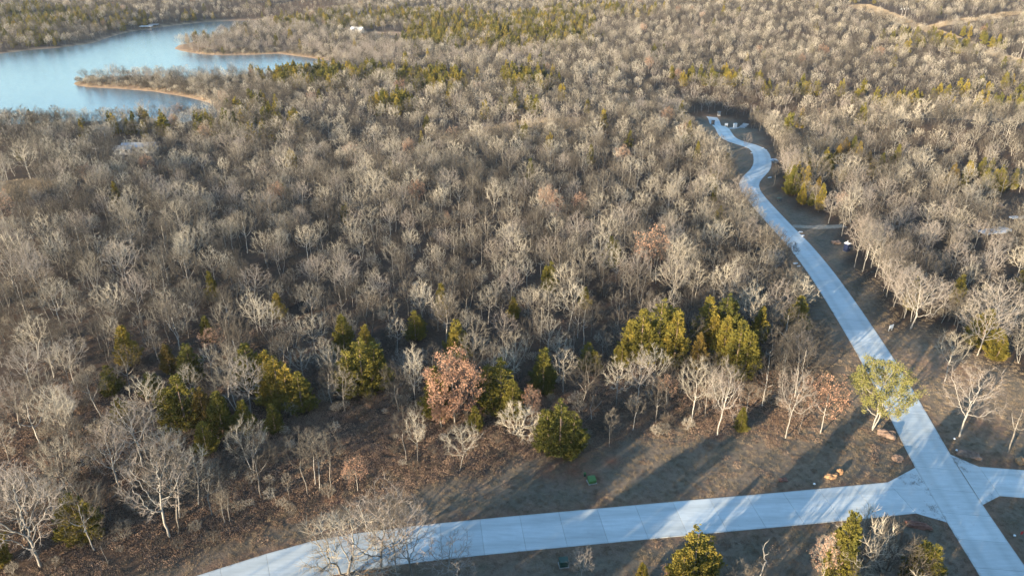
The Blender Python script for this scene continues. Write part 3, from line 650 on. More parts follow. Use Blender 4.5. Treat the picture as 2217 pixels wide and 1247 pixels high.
CED = [  # foot, top, kind, variant, label
    (1602, 934, 880, 'cedar', 0, 'small golden cedar alone at the lawn edge'), (1212, 982, 865, 'cedar', 3, 'wide olive cedar standing out from the wood edge'), (1030, 930, 876, 'cedar', 0, 'small bright cedar in front of the coppery oak'),
    (948, 902, 790, 'cedar', 2, 'dark cedar half hidden behind the coppery oak'), (1085, 888, 775, 'cedar', 1, 'dark spreading cedar right of the coppery oak'), (1176, 850, 748, 'cedar', 2, 'narrow cedar rising behind the tan-leaved small oak'),
    (1110, 905, 820, 'cedar', 0, 'small cedar between dark spreading cedar and bare bush'),
    (405, 925, 812, 'cedar', 4, 'tall cedar at the end of the big cedar clump'), (447, 925, 836, 'rust_cedar', 0, 'rust-tinted cedar in the big cedar clump'), (485, 940, 846, 'cedar', 0, 'pointed cedar right beside the rust-tinted cedar'),
    (535, 938, 862, 'cedar', 2, 'golden tipped cedar ending the front of the big cedar clump'), (450, 982, 912, 'cedar', 1, 'lowest small cedar before the big cedar clump'), (597, 935, 872, 'cedar', 0, 'small cedar right of the big cedar clump'),
    (608, 880, 765, 'cedar', 3, 'broad golden cedar behind the big cedar clump'), (655, 890, 805, 'cedar', 4, 'low cedar beside the broad golden cedar'), (545, 838, 742, 'cedar', 4, 'orange-lit cedar behind the big cedar clump'),
    (585, 850, 755, 'cedar', 2, 'narrow cedar between orange-lit and broad golden cedars'),
    (788, 850, 726, 'cedar', 3, 'large golden cedar standing apart, left of the coppery oak'), (828, 840, 760, 'cedar', 0, 'slim cedar touching the large golden cedar'), (748, 770, 680, 'cedar', 0, 'slim cedar behind the large golden cedar'),
    (795, 775, 700, 'cedar', 2, 'narrow pointed cedar right behind the large golden cedar'), (282, 790, 702, 'cedar', 0, 'dark green pointed cedar alone among grey trees'), (245, 850, 790, 'cedar', 4, 'low olive cedar near the dark green pointed cedar'),
    (418, 822, 742, 'cedar', 1, 'olive cedar behind the rust-tinted cedar'), (370, 805, 742, 'rust_cedar', 0, 'small golden cedar left of the olive cedar'), (265, 912, 860, 'cedar', 4, 'squat dark cedar left of the big cedar clump'),
    (330, 862, 805, 'cedar', 1, 'shaded cedar half hidden by a bare tree'), (605, 690, 632, 'cedar', 0, 'single small cedar in the middle of the grey wood'), (452, 738, 682, 'cedar', 2, 'shaded narrow cedar deep in the grey wood'),
    (990, 775, 690, 'cedar', 1, 'bright green cedar behind the coppery oak'), (900, 735, 672, 'cedar', 4, 'thin dull cedar left of the bright green cedar'), (180, 1165, 1062, 'cedar', 3, 'sparse olive cedar tangled in a bare oak at the wood edge'),
    (1385, 785, 668, 'cedar', 4, 'left cedar of the golden cedar group by the main road'), (1422, 780, 642, 'cedar', 3, 'tallest cedar of the left golden group'), (1458, 790, 668, 'cedar', 2, 'orange-tipped cedar of the left golden group'),
    (1508, 800, 718, 'rust_cedar', 0, 'small rusty cedar between the two golden groups'), (1525, 750, 640, 'cedar', 4, 'left cedar of the right golden group'), (1562, 745, 632, 'cedar', 3, 'tallest cedar of the right golden group'),
    (1590, 815, 690, 'cedar', 1, 'front cedar of the right golden group'), (1562, 790, 680, 'cedar', 0, 'middle cedar of the right golden group'), (1640, 740, 660, 'cedar', 0, 'round golden cedar ending the right golden group'),
    (1625, 790, 712, 'cedar', 2, 'low cedar right of the front cedar in the golden group'), (1722, 715, 640, 'cedar', 4, 'dark cedar at the wood corner beside the main road'), (1272, 800, 740, 'cedar', 4, 'dull cedar half covered by bare limbs'),
    (1345, 795, 745, 'cedar', 1, 'low cedar left of the golden cedar groups'), (1265, 668, 620, 'cedar', 0, 'tiny golden cedar in the grey wood above the golden groups'), (1112, 690, 640, 'cedar', 2, 'dark tiny cedar in a gap of the grey wood'),
    (2120, 752, 668, 'cedar', 4, 'olive cedar under the gnarled pale oak across the main road'), (2148, 775, 710, 'cedar', 1, 'small dark cedar beside the olive cedar across the main road'),
    (1492, 1300, 1138, 'cedar', 3, 'large golden cedar rising on the near side of the cross road'), (1385, 1290, 1218, 'cedar', 0, 'small golden cedar left of the large golden cedar below the cross road'), (1808, 1275, 1098, 'cedar', 2, 'tall leggy green cedar below the cross road'),
    (1992, 1290, 1180, 'cedar', 1, 'olive cedar below the cross road beside twiggy oaks')]
for px, py, tp, kd, vr, lb in CED: put(px, py, tp, kd, lb, 'cedar', None, {1212: 1.4, 788: 1.4, 1085: 1.4, 1492: 1.1, 1808: 0.85}.get(px, 1.12 if 1380 < px < 1650 else 1.34), vr)

# ------------------------------------------------------------------ the woods
PATCH = [  # cedar patches: pixel centre, radii, share of cedars
    (1120, 75, 170, 38, .5), (1000, 60, 100, 30, .45), (940, 85, 90, 22, .6), (760, 55, 60, 15, .35), (620, 165, 90, 16, .75), (700, 180, 110, 18, .8), (810, 172, 60, 18, .55), (940, 185, 90, 22, .65), (1140, 185, 60, 20, .75),
    (850, 240, 42, 16, .9), (300, 278, 60, 22, .2), (440, 285, 150, 22, .22), (110, 262, 90, 18, .15), (1190, 50, 90, 14, .5), (1820, 360, 110, 35, .35), (1900, 365, 60, 25, .4), (2140, 400, 80, 25, .4), (2180, 410, 60, 30, .4),
    (1730, 400, 30, 40, .4), (2000, 85, 120, 10, .3), (2080, 105, 100, 14, .35), (2150, 210, 120, 22, .25), (2000, 220, 60, 12, .3), (1740, 440, 40, 25, .4), (420, 45, 30, 15, .4), (60, 45, 90, 30, .45), (220, 45, 120, 22, .3), (60, 85, 80, 18, .3), (1560, 182, 90, 10, .45), (1750, 205, 120, 10, .45), (1950, 228, 140, 11, .5), (2150, 245, 120, 10, .4), (470, 60, 60, 16, .4), (870, 40, 160, 14, .35), (1300, 30, 140, 14, .3), (560, 290, 90, 22, .3), (1130, 240, 60, 14, .3), (430, 85, 40, 12, .3), (1650, 470, 30, 30, .2), (700, 50, 120, 20, .3), (560, 250, 60, 20, .3), (2120, 640, 90, 60, .12), (2180, 540, 60, 40, .2), (1560, 440, 40, 60, .15)]  # thin row along the far right valley added in place of its shade
PALE = [(330, 165, 190, 28, .45), (560, 112, 180, 20, .5), (800, 128, 120, 20, .6), (1080, 135, 130, 18, .45), (560, 60, 200, 40, .25), (1600, 260, 120, 20, .3), (1400, 250, 80, 12, .3), (1900, 500, 160, 70, .4), (2050, 600, 160, 90, .35), (1300, 600, 260, 80, .18), (1050, 520, 300, 60, .12)]
def patch_p(L, px, py):
    p = np.zeros(px.shape)
    for cx, cy, rx, ry, k in L:
        q = ((px - cx) / rx) ** 2 + ((py - cy) / ry) ** 2; p = np.maximum(p, k * np.clip(1.5 - q, 0, 1))
    return p

def sample_wood():
    pts = []; Y = 58.0
    while Y < 1500:                                        # rows across the land, one tree to a cell, each cell jittered
        c = 4.05 + 1.1 * min(1, Y / 400.0) + 2.0 * max(0, min(1, (Y - 500) / 600.0)); half = 0.80 * Y + 22
        xs_ = np.arange(-half, half, c); n = len(xs_)
        pts.append(np.stack([xs_ + rng.uniform(-.48, .48, n) * c, Y + rng.uniform(-.48, .48, n) * c, np.full(n, c)], 1)); Y += c
    E_ = resample(OPEN[:56] if len(OPEN) > 60 else OPEN[:-4], 2.6); E_ = E_[(E_[:, 1] > 84) & (E_[:, 1] < 290) & (E_[:, 0] > 20)]
    for a_ in range(3): pts.append(np.stack([E_[:, 0] + rng.normal(0, 2.6, len(E_)), E_[:, 1] + rng.normal(0, 2.6, len(E_)), np.full(len(E_), 4.9)], 1))
    P = np.concatenate(pts); X, Y, C = P.T
    ld_ = poly_dist(LAKE, X, Y); Z = terrain(X, Y, ld_)
    px, py, f = project(X, Y, Z); tx, ty, _ = project(X, Y, Z + 10)
    k = (px > -90) & (px < W0 + 90) & (ty < H0 + 20) & (py > -25)
    k &= ld_ > 4.5
    nr = Y < 430; od = np.full(X.shape, 99.0); od[nr] = poly_dist(OPEN, X[nr], Y[nr]); k &= od > 0.4
    rd = np.full(X.shape, 99.0); rd[nr] = road_dist(X[nr], Y[nr]); k &= rd > 4.0
    for Q, mrg in ((FIELD, 1), (CLEAR_R, 1), (ROW, 5), (ROW2, 2), (LINE, 0), (YARD, 1), (DRIVE, 6), (TRACK2, 5)): k &= poly_dist(Q, X, Y) > mrg
    for C_ in (trc1, trc2): k &= line_dist(C_, X, Y) > 3.2
    for x, y, r in PLACED: k &= np.hypot(X - x, Y - y) > r
    # the loose wood edge near the road bend is thinner
    thin = sstep(-10, -30, X) * sstep(100, 72, Y); k &= rng.random(len(X)) > 0.05 * thin + 0.05
    X, Y, Z, px, py, f, C = (q[k] for q in (X, Y, Z, px, py, f, C)); u = rng.random(len(X))
    pc = np.maximum(np.minimum(0.92, 1.25 * patch_p(PATCH, px, py)), 0.011); pp = np.maximum(patch_p(PALE, px, py), 0.06 + 0.0 * px)
    kind = np.where(u < pc, 1, np.where(u < pc + (1 - pc) * pp, 2, 0)); kind = np.where((kind == 0) & (rng.random(len(X)) < 0.006), 3, kind)
    return X, Y, Z, px, py, f, kind, C

X, Y, Z, PX, PY, F, KD, CS = sample_wood()
HT = rng.uniform(6.4, 11.8, len(X)) * (0.92 + 0.16 * np.sin(X * 0.05) * np.cos(Y * 0.043)) * (1 + 0.10 * (CS - 4.05) / 3)
HT = np.where(KD == 1, rng.uniform(4.5, 8.6, len(X)) * np.where(Y > 260, 1.3, 1.0), HT); HT = np.where((rng.random(len(X)) < 0.12) & (KD == 0), HT * 0.6, HT)
HT = np.where((Y > 395) & (X < -60), HT * 1.04, HT)

def wood_label(kind, px, py, x, y):
    right = x > np.interp(y, main_c[::-1, 1] if main_c[0, 1] > main_c[-1, 1] else main_c[:, 1], main_c[::-1, 0] if main_c[0, 1] > main_c[-1, 1] else main_c[:, 0])
    if kind == 0:
        if right: return ('bare twiggy oak in the trees beyond the main road from the big wood', 'bare oaks in the trees across the main road')
        if px < 420 and py > 800: return ('bare grey oak in the thin leaf-floored wood inside the road bend', 'bare oaks in the thin wood inside the road bend')
        return ('bare grey oak crowded in the dense wood between the two concrete roads', 'bare oaks in the dense wood between the roads')
    if kind == 2:
        if right: return ('pale-limbed bare tree among the twiggy oaks across the main road', 'pale-limbed trees across the main road')
        return ('pale-limbed bare tree among grey oaks of the dense wood', 'pale-limbed trees in the dense wood')
    if kind == 1:
        if y > 420 and x < 60: return ('dark green cedar in the clumps on the wooded land round the lake', 'cedars on the land round the lake')
        if right and y < 330: return ('green cedar among the bare oaks beyond the main road', 'cedars among the trees across the main road')
        if right: return ('green cedar on the far wooded hillside below the power line', 'cedars on the far hillside')
        if y > 230: return ('green cedar in the wood between the big grey wood and the lake', 'cedars between the grey wood and the lake')
        return ('small green cedar hidden among grey oaks of the dense wood', 'small cedars inside the dense wood')
    return ('small oak with tan leaves scattered among the bare grey trees', 'tan-leaved oaks scattered in the woods')

inview = (PX > 0) & (PX < W0) & (PY < H0 + 60)
size = HT / F; single = np.zeros(len(X), bool)
for kinds, nmax in (((0, 2), 245), ((1,), 235), ((3,), 200)):
    c = np.nonzero(np.isin(KD, kinds) & inview)[0]; c = c[np.argsort(-size[c])][:nmax]; single[c] = True
SHORT = {0: 'bare grey oak', 1: 'small cedar', 2: 'pale-limbed bare tree', 3: 'tan-leaved oak'}
SI = np.nonzero(single)[0]; near_lm = {}
for i in SI:                                              # a named neighbour, where one stands close, tells a tree apart
    best = min(((math.hypot(X[i] - x, Y[i] - y), k) for k, (x, y, lb) in enumerate(LAND)), key=lambda t: t[0])
    if best[0] < 12.0: near_lm.setdefault((int(KD[i]), best[1]), []).append((best[0], i))
LAB = {}
for (kd, k), lst in near_lm.items():
    lst.sort(); lb = LAND[k][2]
    LAB[lst[0][1]] = (SHORT[kd] + ' closest to the ' + lb, None)
    for _, i in lst[1:]: LAB[i] = (SHORT[kd] + ' near the ' + lb, SHORT[kd] + 's near the ' + lb)
    if len(lst) == 2: LAB[lst[1][1]] = (SHORT[kd] + ' second closest to the ' + lb, None)
for i in SI:
    lb, gr = LAB.get(i) or wood_label(KD[i], PX[i], PY[i], X[i], Y[i])
    far = F[i] > 260
    kd = {0: 'far_oak' if far else 'oak', 1: 'far_cedar' if far else ('rust_cedar' if random.random() < 0.12 else 'cedar'), 2: 'far_pale' if far else 'pale', 3: 'half_leafy'}[int(KD[i])]
    plant(kd, float(X[i]), float(Y[i]), float(HT[i]), None, None, lb, {0: 'tree', 1: 'cedar', 2: 'tree', 3: 'oak'}[int(KD[i])], gr, random.uniform(0.85, 1.12))

# the many trees past those: one object that sets a copy of a tree on each of its points
def joined(kind, v):
    V, Q = cat([(p[1], p[2]) for p in v['parts']]); qm = np.concatenate([np.full(len(p[2]), i) for i, p in enumerate(v['parts'])])
    me = mesh_np(kind, V, Q, mats=[M[p[3]] for p in v['parts']], qm=qm, smooth=True); return bpy.data.objects.new(kind, me)

def scatter(name, protos, pts, rot, scale, idx, label, cat_, group=None):
    coll = bpy.data.collections.new(name + '_kinds')
    for i, p in enumerate(protos): p.name = '%s_%02d' % (name, i); coll.objects.link(p)
    me = bpy.data.meshes.new(name); me.vertices.add(len(pts)); me.vertices.foreach_set('co', np.asarray(pts, np.float32).ravel())
    for an, ty, dat in (('turn', 'FLOAT', rot), ('grow', 'FLOAT_VECTOR', scale), ('which', 'INT', idx)):
        A = me.attributes.new(an, ty, 'POINT'); A.data.foreach_set('vector' if ty == 'FLOAT_VECTOR' else 'value', np.asarray(dat, np.int32 if ty == 'INT' else np.float32).ravel())
    o = link(name, me); g = bpy.data.node_groups.new(name, 'GeometryNodeTree')
    g.interface.new_socket('Geometry', in_out='INPUT', socket_type='NodeSocketGeometry'); g.interface.new_socket('Geometry', in_out='OUTPUT', socket_type='NodeSocketGeometry')
    gi, go = g.nodes.new('NodeGroupInput'), g.nodes.new('NodeGroupOutput'); ip = g.nodes.new('GeometryNodeInstanceOnPoints'); ci = g.nodes.new('GeometryNodeCollectionInfo')
    ci.inputs['Collection'].default_value = coll; ci.inputs['Separate Children'].default_value = True; ci.inputs['Reset Children'].default_value = True
    def attr(nm, ty):
        n = g.nodes.new('GeometryNodeInputNamedAttribute'); n.data_type = ty; n.inputs['Name'].default_value = nm; return n.outputs['Attribute']
    cx = g.nodes.new('ShaderNodeCombineXYZ'); L = g.links.new
    L(attr('turn', 'FLOAT'), cx.inputs[2]); L(gi.outputs[0], ip.inputs['Points']); L(ci.outputs[0], ip.inputs['Instance']); ip.inputs['Pick Instance'].default_value = True
    L(attr('which', 'INT'), ip.inputs['Instance Index']); L(cx.outputs[0], ip.inputs['Rotation']); L(attr('grow', 'FLOAT_VECTOR'), ip.inputs['Scale']); L(ip.outputs[0], go.inputs[0])
    md = o.modifiers.new('scatter', 'NODES'); md.node_group = g
    return tag(o, label, cat_, group, 'stuff')

# trees below the frame, on the near side of the cross road: their shadows fall across it
nx = np.arange(-95, 85, 4.6); BX, BY = np.meshgrid(nx, np.arange(-20, 57, 4.6)); BX = (BX + rng.uniform(-2.2, 2.2, BX.shape)).ravel(); BY = (BY + rng.uniform(-2.2, 2.2, BY.shape)).ravel()
BU = BX - BY; gapf = np.min([np.abs(BU - c_) / 1.414 for c_ in (-46.4, -31.5, -61, -79, -11)], axis=0) > 2.2    # gaps between the trees
keep = (road_dist(BX, BY) > 3.0) & gapf & (np.abs(BU + 22) > 5) & (rng.random(len(BX)) < np.where(BU < -86, 0.10, 0.9)) & (project(BX, BY, terrain(BX, BY) + 8.5)[1] > H0 + 6)
BX, BY = BX[keep], BY[keep]; BZ = terrain(BX, BY)
rest = ~single
allX = np.concatenate([X[rest], BX]); allY = np.concatenate([Y[rest], BY]); allZ = np.concatenate([Z[rest], BZ]); allK = np.concatenate([KD[rest], np.where(rng.random(len(BX)) < 0.38, 1, 0)])
allF = np.concatenate([F[rest], np.full(len(BX), 80.0)]); allH = np.concatenate([HT[rest], np.clip(CAMH - BY * math.tan(math.radians(47.7)) - 1.0, 7.5, rng.uniform(10, 14, len(BX)))])
order = [('oak', 0), ('far_oak', 0), ('cedar', 1), ('far_cedar', 1), ('pale', 2), ('far_pale', 2), ('half_leafy', 3)]
def wood_stuff(name, kinds, label, cat_):
    protos = []; start = {}
    for kd in kinds: start[kd] = len(protos); protos += [joined(kd, v) for v in KINDS[kd]]
    code = {'oak': 0, 'far_oak': 0, 'cedar': 1, 'far_cedar': 1, 'pale': 2, 'far_pale': 2, 'half_leafy': 3}
    m = np.isin(allK, [code[k] for k in kinds]); n = int(m.sum()); idx = np.zeros(n, int); sc = np.zeros((n, 3))
    kk, ff, hh = allK[m], allF[m], allH[m]
    for q in range(n):
        far = ff[q] > 260; kd = {0: ('oak', 'far_oak'), 1: ('cedar', 'far_cedar'), 2: ('pale', 'far_pale'), 3: ('half_leafy', 'half_leafy')}[int(kk[q])][1 if far else 0]
        i = random.randrange(len(KINDS[kd])); idx[q] = start[kd] + i; s = hh[q] / KINDS[kd][i]['h']; w = s * random.uniform(0.88, 1.15); sc[q] = (w, w, s)
    return scatter(name, protos, np.stack([allX[m], allY[m], allZ[m]], 1), rng.random(n) * 6.283, sc, idx, label, cat_)
wood_stuff('bare_woodland', ['oak', 'far_oak', 'pale', 'far_pale', 'half_leafy'], 'grey-brown mass of bare winter woodland stretching away to the lake and hills', 'woodland')
wood_stuff('cedar_woodland', ['cedar', 'far_cedar'], 'dark green cedars scattered through the far bare woodland', 'cedars')

# ------------------------------------------------------------------ undergrowth, fallen leaves, dry grass
def clump(seed, n, R, hgt, size, mat, up=0.4):
    r = np.random.default_rng(seed); a = r.random(n) * 6.283; q = np.sqrt(r.random(n)) * R
    C = np.stack([q * np.cos(a), q * np.sin(a), hgt * r.random(n) * (1 - (q / R) ** 2) + 0.02], 1); V, Q = leaves(r, C, 1, 0.01, size, up)
    return bpy.data.objects.new('clump', mesh_np('clump', V, Q, mats=[M[mat]]))
def tuft(seed, n, R, hgt, mat):
    r = np.random.default_rng(seed); P = np.stack([r.normal(0, R, n), r.normal(0, R, n), np.zeros(n)], 1); D = r.normal(0, 0.38, (n, 3)); D[:, 2] = 1; D /= np.linalg.norm(D, axis=1)[:, None]
    V, Q = spikes(P, D, hgt * r.uniform(0.5, 1.2, n), np.full(n, 0.013)); return bpy.data.objects.new('tuft', mesh_np('tuft', V, Q, mats=[M[mat]]))
ROUGH = ats([(-100, 1290), (0, 1262), (250, 1250), (430, 1200), (620, 1130), (760, 1080), (930, 1050), (1100, 1010), (1220, 985), (1330, 960), (1500, 950), (1760, 950), (1850, 880), (1760, 800), (1300, 800), (600, 800), (-100, 850)])
n = 52000; RX = rng.uniform(-85, 62, n); RY = rng.uniform(58, 125, n)
dn = poly_dist(ROUGH, RX, RY); k = (rng.random(n) < np.maximum(0.05, sstep(2.5, -5, dn))) & (road_dist(RX, RY) > 1.0) & (np.sin(RX * 0.5 + 1.7 * np.sin(RY * 0.3)) * np.cos(RY * 0.45) > rng.uniform(-1.2, 0.8, n))
RX, RY = RX[k], RY[k]; m = len(RX); sc = rng.uniform(0.5, 1.25, m)
scatter('fallen_leaves', [clump(700 + i, 90, 0.7, 0.24, 0.06, 'litter') for i in range(4)], np.stack([RX, RY, terrain(RX, RY)], 1), rng.random(m) * 6.28, np.stack([sc, sc, sc], 1), rng.integers(0, 4, m), 'heaps of tan fallen leaves over the rough ground at the wood edge', 'fallen leaves')
n = 60000; RX = rng.uniform(-80, 95, n); RY = rng.uniform(56, 150, n); od = poly_dist(OPEN, RX, RY)
k = (od < 1) & (road_dist(RX, RY) > rng.choice([-0.14, 0.02, 0.2], len(RX))) & (rng.random(n) < 0.55); RX, RY = RX[k], RY[k]; m = len(RX); sc = rng.uniform(0.35, 1.0, m)
scatter('dry_grass', [tuft(720 + i, 42, 0.24, 0.19, 'dry_grass') for i in range(3)], np.stack([RX, RY, terrain(RX, RY)], 1), rng.random(m) * 6.28, np.stack([sc, sc, sc], 1), rng.integers(0, 3, m), 'short dry winter grass on the verges and lawn', 'grass')
n = 3400; RX = rng.uniform(-140, 160, n); RY = rng.uniform(62, 300, n); od = poly_dist(OPEN, RX, RY); k = (od > 0.5) & (road_dist(RX, RY) > 4) & (np.abs(RX) < 0.76 * RY + 8)
for x, y, r in PLACED: k &= np.hypot(RX - x, RY - y) > 1.2
for Q in (FIELD, CLEAR_R, YARD, LINE): k &= poly_dist(Q, RX, RY) > 0
RX, RY = RX[k], RY[k]; sc = rng.uniform(0.3, 0.8, len(RX))
QX = rng.uniform(-75, 30, 2600); QY = rng.uniform(58, 100, 2600); k = (poly_dist(ROUGH, QX, QY) < -1) & (rng.random(2600) < 0.14) & (road_dist(QX, QY) > 3); RX = np.concatenate([RX, QX[k]]); RY = np.concatenate([RY, QY[k]]); sc = np.concatenate([sc, rng.uniform(0.2, 0.55, k.sum())])
SX = rng.uniform(-330, -60, 9000); SY = rng.uniform(395, 640, 9000); sd_ = poly_dist(LAKE, SX, SY); k = (sd_ > 3.5) & (sd_ < 45) & (rng.random(9000) < 0.8); RX = np.concatenate([RX, SX[k]]); RY = np.concatenate([RY, SY[k]]); sc = np.concatenate([sc, rng.uniform(0.6, 1.1, k.sum())]); m = len(RX)
scatter('undergrowth', [joined('bush', v) for v in KINDS['bush']], np.stack([RX, RY, terrain(RX, RY)], 1), rng.random(m) * 6.28, np.stack([sc, sc, sc], 1), rng.integers(0, 3, m), 'tangle of low bare brush under the trees', 'undergrowth')

# a few leaves blown onto the concrete
n = 5000; RX = rng.uniform(-45, 75, n); RY = rng.uniform(58, 150, n); rd_ = road_dist(RX, RY); k = (rd_ < -0.1) & (rng.random(n) < np.where(rd_ > -0.9, 0.7, 0.12)); RX, RY = RX[k], RY[k]; m = len(RX); sc = rng.uniform(0.25, 0.7, m)
scatter('blown_leaves', [clump(760 + i, 7, 0.6, 0.02, 0.07, 'litter', 0.0) for i in range(3)], np.stack([RX, RY, terrain(RX, RY) + 0.05], 1), rng.random(m) * 6.28, np.stack([sc, sc, sc * 0.3], 1), rng.integers(0, 3, m), 'thin scatter of dead leaves blown onto the concrete roads', 'fallen leaves')
# tall dry grass in the cuts, the field and along the lake shores
def tall(seed, n, R_, hgt, w):
    r = np.random.default_rng(seed); P = np.stack([r.normal(0, R_, n), r.normal(0, R_, n), np.zeros(n)], 1); D = r.normal(0, 0.3, (n, 3)); D[:, 2] = 1; D /= np.linalg.norm(D, axis=1)[:, None]
    V, Q = spikes(P, D, hgt * r.uniform(0.5, 1.2, n), np.full(n, w)); return bpy.data.objects.new('tall', mesh_np('tall', V, Q, mats=[M['straw']]))
M['straw'] = varied('straw', [(0.1, (0.18, 0.135, 0.09)), (0.9, (0.34, 0.265, 0.175))], 1.0)
GP = []
for Pq, nn_ in ((ROW, 5200), (ROW2, 2000), (FIELD, 2500), (LINE, 1200), (TRACK2, 200)):
    a_ = np.array(Pq); gx = rng.uniform(a_[:, 0].min(), a_[:, 0].max(), 120000); gy = rng.uniform(a_[:, 1].min(), a_[:, 1].max(), 120000); kk_ = np.nonzero(poly_dist(Pq, gx, gy) < 1)[0][:nn_]
    GP.append(np.stack([gx[kk_], gy[kk_]], 1))
L_ = resample(LAKE, 1.2); L_ = L_[(L_[:, 0] > -330) & (L_[:, 1] > 395) & (L_[:, 1] < 640)]; L_ = np.repeat(L_, 5, 0) + rng.normal(0, 7, (len(L_) * 5, 2)); GP.append(L_[poly_dist(LAKE, L_[:, 0], L_[:, 1]) > 2.5])
GP = np.concatenate(GP); m = len(GP); sc = rng.uniform(0.6, 1.3, m)
scatter('tall_dry_grass', [tall(740 + i, 26, 0.55, 0.95, 0.035) for i in range(3)], np.stack([GP[:, 0], GP[:, 1], terrain(GP[:, 0], GP[:, 1])], 1), rng.random(m) * 6.28, np.stack([sc, sc, sc], 1), rng.integers(0, 3, m), 'tall straw-coloured grass in the hillside cuts, field and lake shores', 'grass')

# ------------------------------------------------------------------ boulders
def boulder(px, py, L, Wd, Hh, rz, m, label, seed):
    L, Wd, Hh = L * .82, Wd * .82, Hh * .8; x, y = at(px, py); r = np.random.default_rng(seed); nu, nv = 22, 12; V = []; ph = r.random(8) * 6.28
    for j in range(nv):
        t = math.pi * j / (nv - 1)
        for i in range(nu):
            a = 2 * math.pi * i / nu; d = np.array([math.sin(t) * math.cos(a), math.sin(t) * math.sin(a), math.cos(t)])
            s = 1 + r.normal(0, 0.035) + 0.16 * math.sin(3 * a + ph[0] + 2 * d[2]) + 0.10 * math.sin(5 * a + ph[1] - 4 * d[2]) + 0.06 * math.sin(9 * a + ph[2] + 7 * d[2]); q = np.sign(d) * np.abs(d) ** 0.62 * s
            V.append((q[0] * L / 2, q[1] * Wd / 2, max(-0.12, q[2] * Hh * 0.55 + Hh * 0.38 + 0.05 * math.sin(4 * q[0] + ph[3]))))
    F_ = [(j * nu + i, j * nu + (i + 1) % nu, (j + 1) * nu + (i + 1) % nu, (j + 1) * nu + i)[::-1] for j in range(nv - 1) for i in range(nu)]
    me = bpy.data.meshes.new('boulder'); me.from_pydata(V, [], F_); me.materials.append(m); me.update()
    o = link('boulder', me, None, (x, y, gz(x, y))); o.rotation_euler = (0, 0, rz); PLACED.append((x, y, 1)); return tag(o, label, 'boulder')
boulder(1920, 943, 2.9, 1.9, 1.1, -0.7, M['rock'], 'large brown boulder at the foot of the two-trunked juniper', 1)
boulder(1943, 996, 1.7, 1.3, 1.0, 0.2, M['rock'], 'single brown boulder between juniper and road crossing', 2)
boulder(1800, 1034, 2.1, 0.9, 0.7, 0.25, M['rock_orange'], 'long low orange boulder on the lawn corner', 3)
boulder(1818, 1025, 0.9, 0.8, 0.95, 0.4, M['rock_orange'], 'upright orange boulder at the end of the long orange one', 4)
boulder(1695, 1040, 1.5, 0.9, 0.45, 0.3, M['rock_red'], 'low half-buried rock on the lawn above the cross road', 5)
boulder(2098, 988, 3.6, 1.4, 1.0, -0.45, M['rock'], 'long grey-brown boulder between main road and spur road', 6)
boulder(2209, 1002, 1.6, 1.4, 1.1, 0.3, M['rock_orange'], 'bright orange boulder beside the spur road', 7)
boulder(1986, 1140, 3.6, 1.1, 0.8, -0.35, M['rock_red'], 'long dark red stone slab in the grass below the cross road', 8)
boulder(1810, 527, 2.6, 1.9, 0.9, 0.2, M['rock'], 'tan boulder on the verge beside the portable toilet', 9)
boulder(2160, 448, 3.2, 2.2, 1.4, 0.2, M['rock'], 'grey boulder in the shaded clearing among the trees', 10)

# ------------------------------------------------------------------ things along the roads
def P3(px, py): x, y = at(px, py); return (x, y, gz(x, y))
def thing(name, px, py, label, cat_, rz=0.0, group=None): return tag(empty(name, P3(px, py), rz), label, cat_, group)

o = thing('portable_toilet', 1832, 544, 'dark blue portable toilet with white roof beside the main road', 'toilet', 0.5)
MB().box(-.58, .58, -.58, .58, -.05, .12).build('base', M['dark'], o); MB().box(-.55, .55, -.55, .55, .12, 2.05).build('wall', M['blue_plastic'], o)
dr = MB().box(-.36, .36, -.59, -.552, .18, 1.95).build('door', M['blue_plastic'], o); MB().box(.2, .28, -.62, -.592, 1.0, 1.15).build('handle', M['white_plastic'], dr)
rf = MB().prism([(-.62, -.62), (.62, -.62), (.62, .62), (-.62, .62)], 2.05, 2.13); rf.add([(-.6, -.6, 2.132), (.6, -.6, 2.132), (.6, .6, 2.132), (-.6, .6, 2.132), (0, -.5, 2.34), (0, .5, 2.34)], [(0, 1, 4), (1, 2, 5, 4), (2, 3, 5), (3, 0, 4, 5)])
rf.build('roof', M['white_plastic'], o); MB().rod((.4, .4, 2.1), (.4, .4, 2.6), .05).build('vent_pipe', M['white_plastic'], o)

def sign(px, py, w, h, z, label, rz):
    o = thing('sign_board', px, py, label, 'sign', rz)
    for s in (-1, 1): MB().box(s * w * .4 - .04, s * w * .4 + .04, .035, .11, -.2, z + h).build('post', M['white_paint'], o)
    b = MB().box(-w / 2, w / 2, -.03, .03, z, z + h).build('panel', M['white_plastic'], o); MB().box(-w / 2 - .02, w / 2 + .02, -.04, .04, z + h + .003, z + h + .05).build('cap', M['white_paint'], o)
sign(1928, 716, 1.15, .7, .55, 'white sign board on short posts beside the main road', 0.5)
sign(1572, 275, 1.5, 1.0, .6, 'white sign board near the gravel drive', 0.2)
o = thing('utility_cabinet', 1591, 277, 'white upright cabinet beside the gravel drive', 'cabinet', 0.3)
MB().box(-.75, .75, -.55, .55, -.05, .12).build('base', M['gravel2'], o); MB().box(-.7, .7, -.5, .5, .12, 1.9).build('body', M['white_plastic'], o); MB().box(-.76, .76, -.56, .56, 1.9, 1.98).build('lid', M['white_paint'], o); MB().box(-.6, .6, -.53, -.502, .25, 1.8).build('door', M['white_paint'], o)
